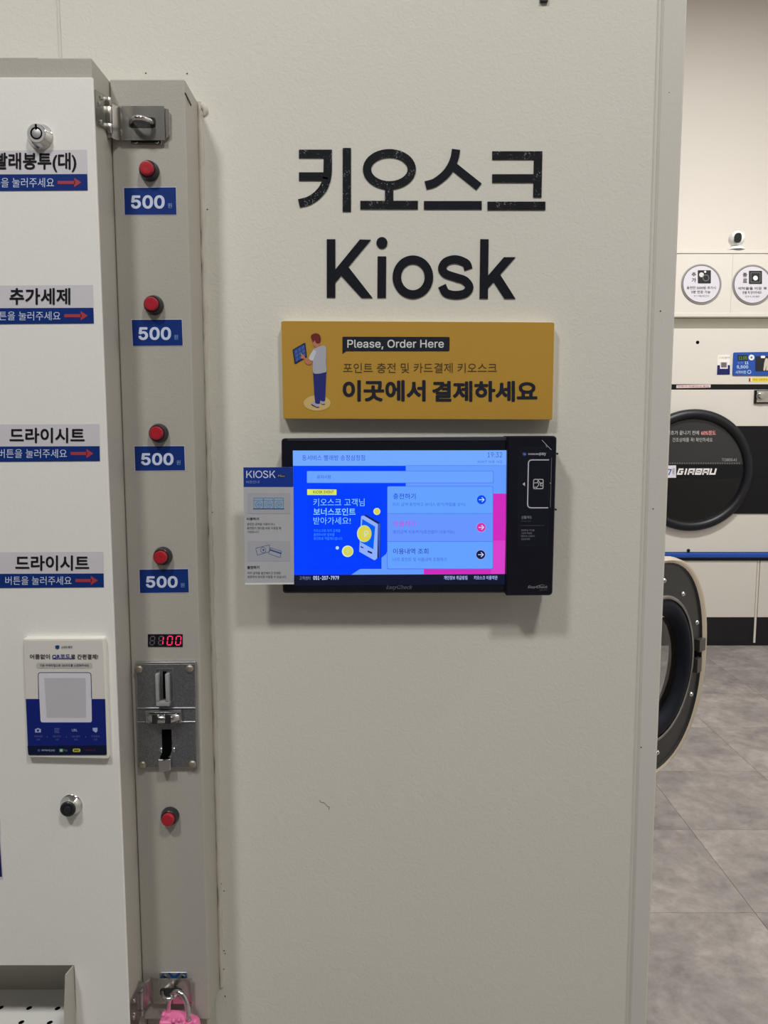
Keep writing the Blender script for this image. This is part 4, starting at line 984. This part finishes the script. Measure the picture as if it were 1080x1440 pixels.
# porthole door
pc = at(972, 661.5, YB); px2m = YB / F * 1.0
Rm = 86 * YB / F * .993
M_RIM = mat('navy_black_rim', (9, 11, 20), rough=.42, noise=(10, .05, 2))
ph = G().lathe(pc, [(Rm, -.004), (Rm, .018), (Rm * .985, .034), (Rm * .93, .044), (Rm * .885, .042), (Rm * .85, .026), (Rm * .835, .010)], 72).mk('porthole', M_RIM, dry, 50)
Rg = Rm * .838
def half(z0, z1, yy, m, nm, steps=30):
    pts = []
    for k in range(steps + 1):
        z = z0 + (z1 - z0) * k / steps; x = math.sqrt(max(Rg * Rg - z * z, 0)); pts.append((pc.x + x, yy, pc.z + z))
    for k in range(steps, -1, -1):
        z = z0 + (z1 - z0) * k / steps; x = math.sqrt(max(Rg * Rg - z * z, 0)); pts.append((pc.x - x, yy, pc.z + z))
    o_ = []
    for p in pts:
        if not o_ or (Vector(p) - Vector(o_[-1])).length > 1e-5: o_.append(p)
    return G().prism(o_, (0, .004, 0)).mk(nm, m, ph)
zb_t, zb_b = Z(653, YB) - pc.z, Z(672.5, YB) - pc.z
yg = YB - .012
half(zb_t, Rg * .999, yg, mat('smoked_glass_film', (38, 40, 41), rough=.25, noise=(3, .03, 2)), 'upper_film')
half(zb_b, zb_t, yg - .004, M_DB, 'name_band')
G().lathe(Vector((pc.x, YB + .0, pc.z)), [(Rg, -.002), (Rg * .95, -.028), (Rg * .5, -.0285), (.02, -.0285)], 48).mk('drum', mat('drum_steel', (62, 66, 70), rough=.35, metal=.5, noise=(2.2, .3, 2)), ph, 40)
half(-Rg * .999, zb_b, yg, glassy('dark_porthole_glass', (.40, .43, .45), 1.5, .05), 'glass')
# name band beyond the rim
dbx('handle_band', 1036, 1170, 652.5, 671, YB - .009, YB - .005, M_DB, .001)
yt_ = yg - .0055
wp = mat('white_letters', (218, 214, 206), rough=.5)
# wordmark built from slanted strokes
def sl(x, y): return (x - (y - 662.5) * .28, y)
def word(path, closed=False): return ribbon([sl(*p) for p in path], 2.3, closed)
L_ = []
L_ += word([(960.4, 659.9), (954.6, 659.9), (954.2, 666.5), (959.6, 666.5), (960, 663.3), (957.4, 663.3)])
L_ += word([(964.6, 658.8), (964.6, 667.6)])
L_ += word([(969, 667.6), (969, 659.9), (975.6, 659.9), (975.6, 667.6)]) + word([(969, 664), (975.6, 664)])
L_ += word([(979.4, 659.9), (986, 659.9), (986, 666.5), (979.4, 666.5)], True) + word([(979.4, 663.3), (986, 663.3)])
L_ += word([(989.6, 667.6), (989.6, 659.9), (996, 659.9), (996, 667.6)]) + word([(989.6, 664), (996, 664)])
L_ += word([(999.6, 658.8), (999.6, 666.4), (1006, 666.4), (1006, 658.8)])
flat('wordmark', L_, yt_, wp, ph)
o = flat('number_sticker', [(930, 654.8), (950.8, 654.4), (950.8, 671.8), (930, 672)], yt_, pr(196, 194, 204), ph)
text('lettering', '17', (933, 659.5, 944.5, 668), yt_ - .001, pr(60, 74, 140), ph, bold=.02, font='inter')
text('lettering', '세탁기', (945.6, 658, 949.4, 669), yt_ - .001, pr(80, 80, 96), ph)
text('lettering', '건조가 끝나기 전에', (938, 605.6, 983, 611.6), yg - .001, pr(170, 170, 170), ph, bold=.005)
text('lettering', '60%정도', (986, 605.4, 1006.6, 612), yg - .001, pr(206, 130, 130), ph, bold=.02)
text('lettering', '건조상태를 꼭! 확인하세요', (945.6, 615.4, 1002, 621.4), yg - .001, pr(158, 158, 158), ph, bold=.005)
text('lettering', 'TC00050-A3', (1015, 644.5, 1036, 648.6), yg - .001, pr(140, 140, 140), ph)
flat('perforation', [rect(941.5 + i * 3.35, 650.6, 943.4 + i * 3.35, 652.2) for i in range(30)], yg - .001, pr(96, 96, 98), ph)
# stickers and controls
st = flat('label_strip', [(951.3, 540.9 + .6), (999.4, 540.6), (999.2, 545), (951, 545.8)], YB - .001, pr(196, 172, 174), dry)
text('lettering', '건조기 이용안내 확인', (953, 542, 997, 544.6), YB - .002, pr(110, 90, 92), st)
st = slab('payment_sticker', arc_round([(1009.6, 499), (1026, 499), (1026.4, 527), (1008.2, 527)], .6, 2), YB - .001, .001, pr(206, 202, 196), dry)
flat('blue_field', [[(1008.8, 513.6), (1026.6, 513.4), (1026.4, 526.8), (1008.3, 527)]], YB - .002, pr(28, 30, 82), st)
flat('code_panel', [(1012.6, 508.6), (1023.4, 508.6), (1023.4, 518.6), (1012.4, 518.6)], YB - .003, pr(196, 192, 198), st)
flat('code_panel', [(1014, 509.6), (1021.8, 509.6), (1021.8, 516.6), (1014, 516.6)], YB - .004, pr(98, 92, 94), st)
text('lettering', '간편결제', (1011, 501.6, 1026, 504.2), YB - .002, pr(150, 146, 146), st)
cp = slab('control_panel', arc_round([(1031.6, 495.6), (1112, 494.2), (1112, 528.4), (1030.2, 528.2)], 2, 3), YB - .006, .007, mat('control_blue', (16, 62, 142), rough=.35, noise=(5, .04, 2)), dry, .001)
yp_ = YB - .0075
flat('digital_readout', rect(1037.4, 499.4, 1051.4, 507), yp_, pr(26, 40, 44), cp)
text('lettering', '11:05', (1038.6, 501, 1050.4, 505.6), yp_ - .001, mat('readout_green', (5, 5, 5), emit=(110, 150, 50)), cp, bold=.01, font='inter')
flat('dial', circ(1056.8, 502.7, 4.1, n=24), yp_, pr(196, 202, 214), cp); flat('dial', circ(1056.8, 502.7, 1.5, n=12), yp_ - .001, pr(104, 100, 120), cp)
text('lettering', '11', (1047.4, 508.4, 1052.6, 512.2), yp_, pr(170, 190, 222), cp, bold=.03, font='inter'); text('lettering', '동작', (1037.4, 508.8, 1045, 511.8), yp_, pr(86, 130, 200), cp)
text('lettering', '5,500', (1036.2, 513.8, 1052.2, 519), yp_, pr(160, 186, 224), cp, bold=.02, font='inter')
text('lettering', '시작버튼', (1034.4, 521.2, 1049.4, 525.6), yp_, pr(170, 190, 226), cp, bold=.01); lines('ring', [circ(1053.6, 523, 2.3, n=18)], .9, yp_, pr(150, 180, 226), cp, True)
flat('picture', rect(1062.4, 501, 1112, 522), yp_, pr(36, 37, 40), cp)
flat('picture_cap', arc_round(rect(1069.8, 500.2, 1076, 503.6), 1.2, 3), yp_ - .001, pr(206, 206, 206), cp)
flat('picture_figure', [(1076.2, 504.6), (1078.4, 503.6), (1080.6, 505), (1081, 514), (1080, 521), (1077.4, 521), (1077.6, 514), (1076, 521.2), (1073.4, 521), (1074.6, 511)], yp_ - .001, pr(176, 168, 154), cp)
flat('picture_figure', [(1084, 521), (1083, 509), (1086, 504), (1092, 505), (1094, 521)], yp_ - .001, pr(150, 142, 130), cp)
st = flat('caution_sticker', [(1052.8, 531.6), (1112, 530.4), (1112, 536.6), (1052.8, 536.8)], YB - .001, pr(206, 182, 60), dry)
flat('red_end', rect(1053.2, 531.8, 1055.4, 536.4), YB - .002, pr(130, 50, 44), st); flat('white_gap', rect(1055.4, 531.6, 1057, 536.6), YB - .0022, pr(206, 200, 190), st)
text('lettering', '주의 고온주의 안내문', (1059, 532.2, 1090, 535.4), YB - .002, pr(140, 118, 60), st)
kl = dbx('key_lock', 1057.6, 1096, 548.6, 567.6, YB - .012, YB + .004, M_DB, .001)
dbx('lock_plate', 1060, 1094, 549.8, 565.8, YB - .016, YB - .011, M_STEEL, .001, kl)
G().lathe(at(1070, 557, YB - .016), [(.030, 0), (.030, .004), (.022, .005), (.020, .022), (.010, .024), (0, .022)], 28).mk('lock_barrel', M_STEEL, kl, 40)
# the sign panel above the dryer, with a ledge on top
pnl = thing('sign_ledge', (X(1000, YB), YB, Z(446, YB)), 'cream boxed ledge above the far dryer carrying two round notices', 'ledge')
M_CRM = mat('cream_laminate', (186, 182, 175), rough=.5, noise=(2, .01, 2))
G().box(X(862, YB), X(1018, YB) - .0004, YB - .01, YBK, Z(445, YB), Z(357, YB), .001).mk('panel', M_CRM, pnl, 30)
G().box(X(1018, YB) + .0004, X(1170, YB), YB - .01, YBK, Z(445, YB), Z(357, YB), .001).mk('panel', M_CRM, pnl, 30)
G().box(X(862, YB), X(1170, YB), YB - .016, YBK, Z(357, YB), Z(352, YB), .002).mk('top_board', M_CRM, pnl, 30)
G().box(X(862, YB), X(1170, YB), YB - .014, YB + .03, Z(445.8, YB), Z(440.6, YB), .002).mk('lower_lip', M_CRM, pnl, 30)
G().box(xl, xr_, YB + .06, YBK, Z(462, YB), Z(445.8, YB)).mk('recess_panel', mat('recess_shade_grey', (172, 172, 162), rough=.6), pnl)  # shade under the ledge is put into this grey
yn = YB - .0125
def notice(cx, cy, l1, l2, a, b, small, lab, kind):
    n_ = thing('round_notice', at(cx, cy + 28, YB - .01), lab, 'sign', 'round notices on the ledge above the dryer')
    slab('rim', circ(cx, cy, 28.3, n=48), yn - .004, .006, mat('grey_rim', (128, 126, 126), rough=.4), n_, .0015)
    f_ = slab('notice_face', circ(cx - .2, cy, 26.2, n=48), yn - .0055, .002, pr(184, 182, 190), n_)
    lines('ring', [circ(cx - .2, cy, 26.0, n=48)], .8, yn - .0062, pr(84, 84, 88), f_, True)
    y_ = yn - .0064; dk_ = pr(58, 58, 62); dm = pr(104, 102, 106)
    text('lettering', l1, (cx - 14, cy - 16.6, cx - 7.8, cy - 10.6), y_, dk_, f_, bold=.03); text('lettering', l2, (cx - 14, cy - 8.6, cx - 7.8, cy - 2.4), y_, dk_, f_, bold=.03)
    flat('picture', arc_round(rect(cx - 5.4, cy - 19.4, cx + 13, cy - .8), 1, 3), y_, pr(38, 38, 40), f_)
    if kind:
        flat('picture_spot', circ(cx - .2, cy - 13, 3.4, n=16), y_ - .001, pr(180, 180, 180), f_); lines('picture_ring', [circ(cx + 6, cy - 8.6, 4.2, n=16)], 1.2, y_ - .001, pr(96, 96, 98), f_, True)
        flat('picture_spot', circ(cx + 5, cy - 17.2, 1.6, n=12), y_ - .0015, pr(190, 190, 190), f_)
    else:
        lines('picture_ring', [rect(cx - 2.6, cy - 16.6, cx + 10.4, cy - 3.4)], .9, y_ - .001, pr(96, 96, 98), f_, True)
        flat('picture_spot', circ(cx + 3.8, cy - 9.2, 3.4, n=12), y_ - .001, pr(206, 206, 206), f_)
    text('lettering', a, (cx - 21, cy + 3.2, cx + 20, cy + 7.4), y_, dk_, f_, bold=.012); text('lettering', b, (cx - 14.4, cy + 9, cx + 12.4, cy + 13.2), y_, dk_, f_, bold=.012)
    text('lettering', small, (cx - 11, cy + 15.4, cx + 10, cy + 18), y_, dm, f_)
    return n_
notice(986.7, 399.4, '추', '가', '동전만 5000원 추가시', '5분 연장 가능', '추가 이용요금 안내', 'round white notice headed 추가, the left one of two on the ledge', True)
notice(1058.6, 400.2, '종', '료', '세탁물을 비운 후', '문을 꼭 닫아주세요', '안내문', 'round white notice headed 종료, the right one of two, cut by the photo edge', False)
# camera on the ledge
yk_ = YB + .02
sc_ = thing('security_camera', at(1035, 351.5, yk_), 'small white security camera with a black oval face on the ledge', 'camera')
M_CW = mat('white_gloss_plastic', (238, 230, 218), rough=.3)
G().lathe(at(1034.5, 351.7, yk_) , [(.052, 0), (.050, .008), (.030, .022), (.020, .045), (.018, .06)], 30, 'z').mk('base', M_CW, sc_, 50)
c = at(1035.8, 336, yk_)
g = G(); n = 28; prof = [(.0001, .058), (.026, .054), (.042, .036), (.048, .010), (.046, -.02), (.034, -.042), (.0001, -.052)]
v = []; f = []
D = Vector((-.36, -1, -.20)).normalized(); SX = D.cross(Vector((0, 0, 1))).normalized(); SZ = SX.cross(D)
for r, h in prof:
    for i in range(n): a = 2 * pi * i / n; v.append(c + D * h + SX * cos(a) * r + SZ * sin(a) * r)
for k in range(len(prof) - 1):
    for i in range(n): j = (i + 1) % n; f.append((k * n + i, k * n + j, (k + 1) * n + j, (k + 1) * n + i))
g.add(v, f); g.mk('head', M_CW, sc_, 60)
fc_ = c + D * .054 + Vector((.003, 0, .004))
g = G(); pts = [fc_ + SX * x + SZ * z for x, z in sup(.021, 28, 2.6, .029)]; g.prism(pts, D * .010, 0); g.mk('lens_face', mat('camera_black', (40, 42, 42), rough=.25), sc_, 40)
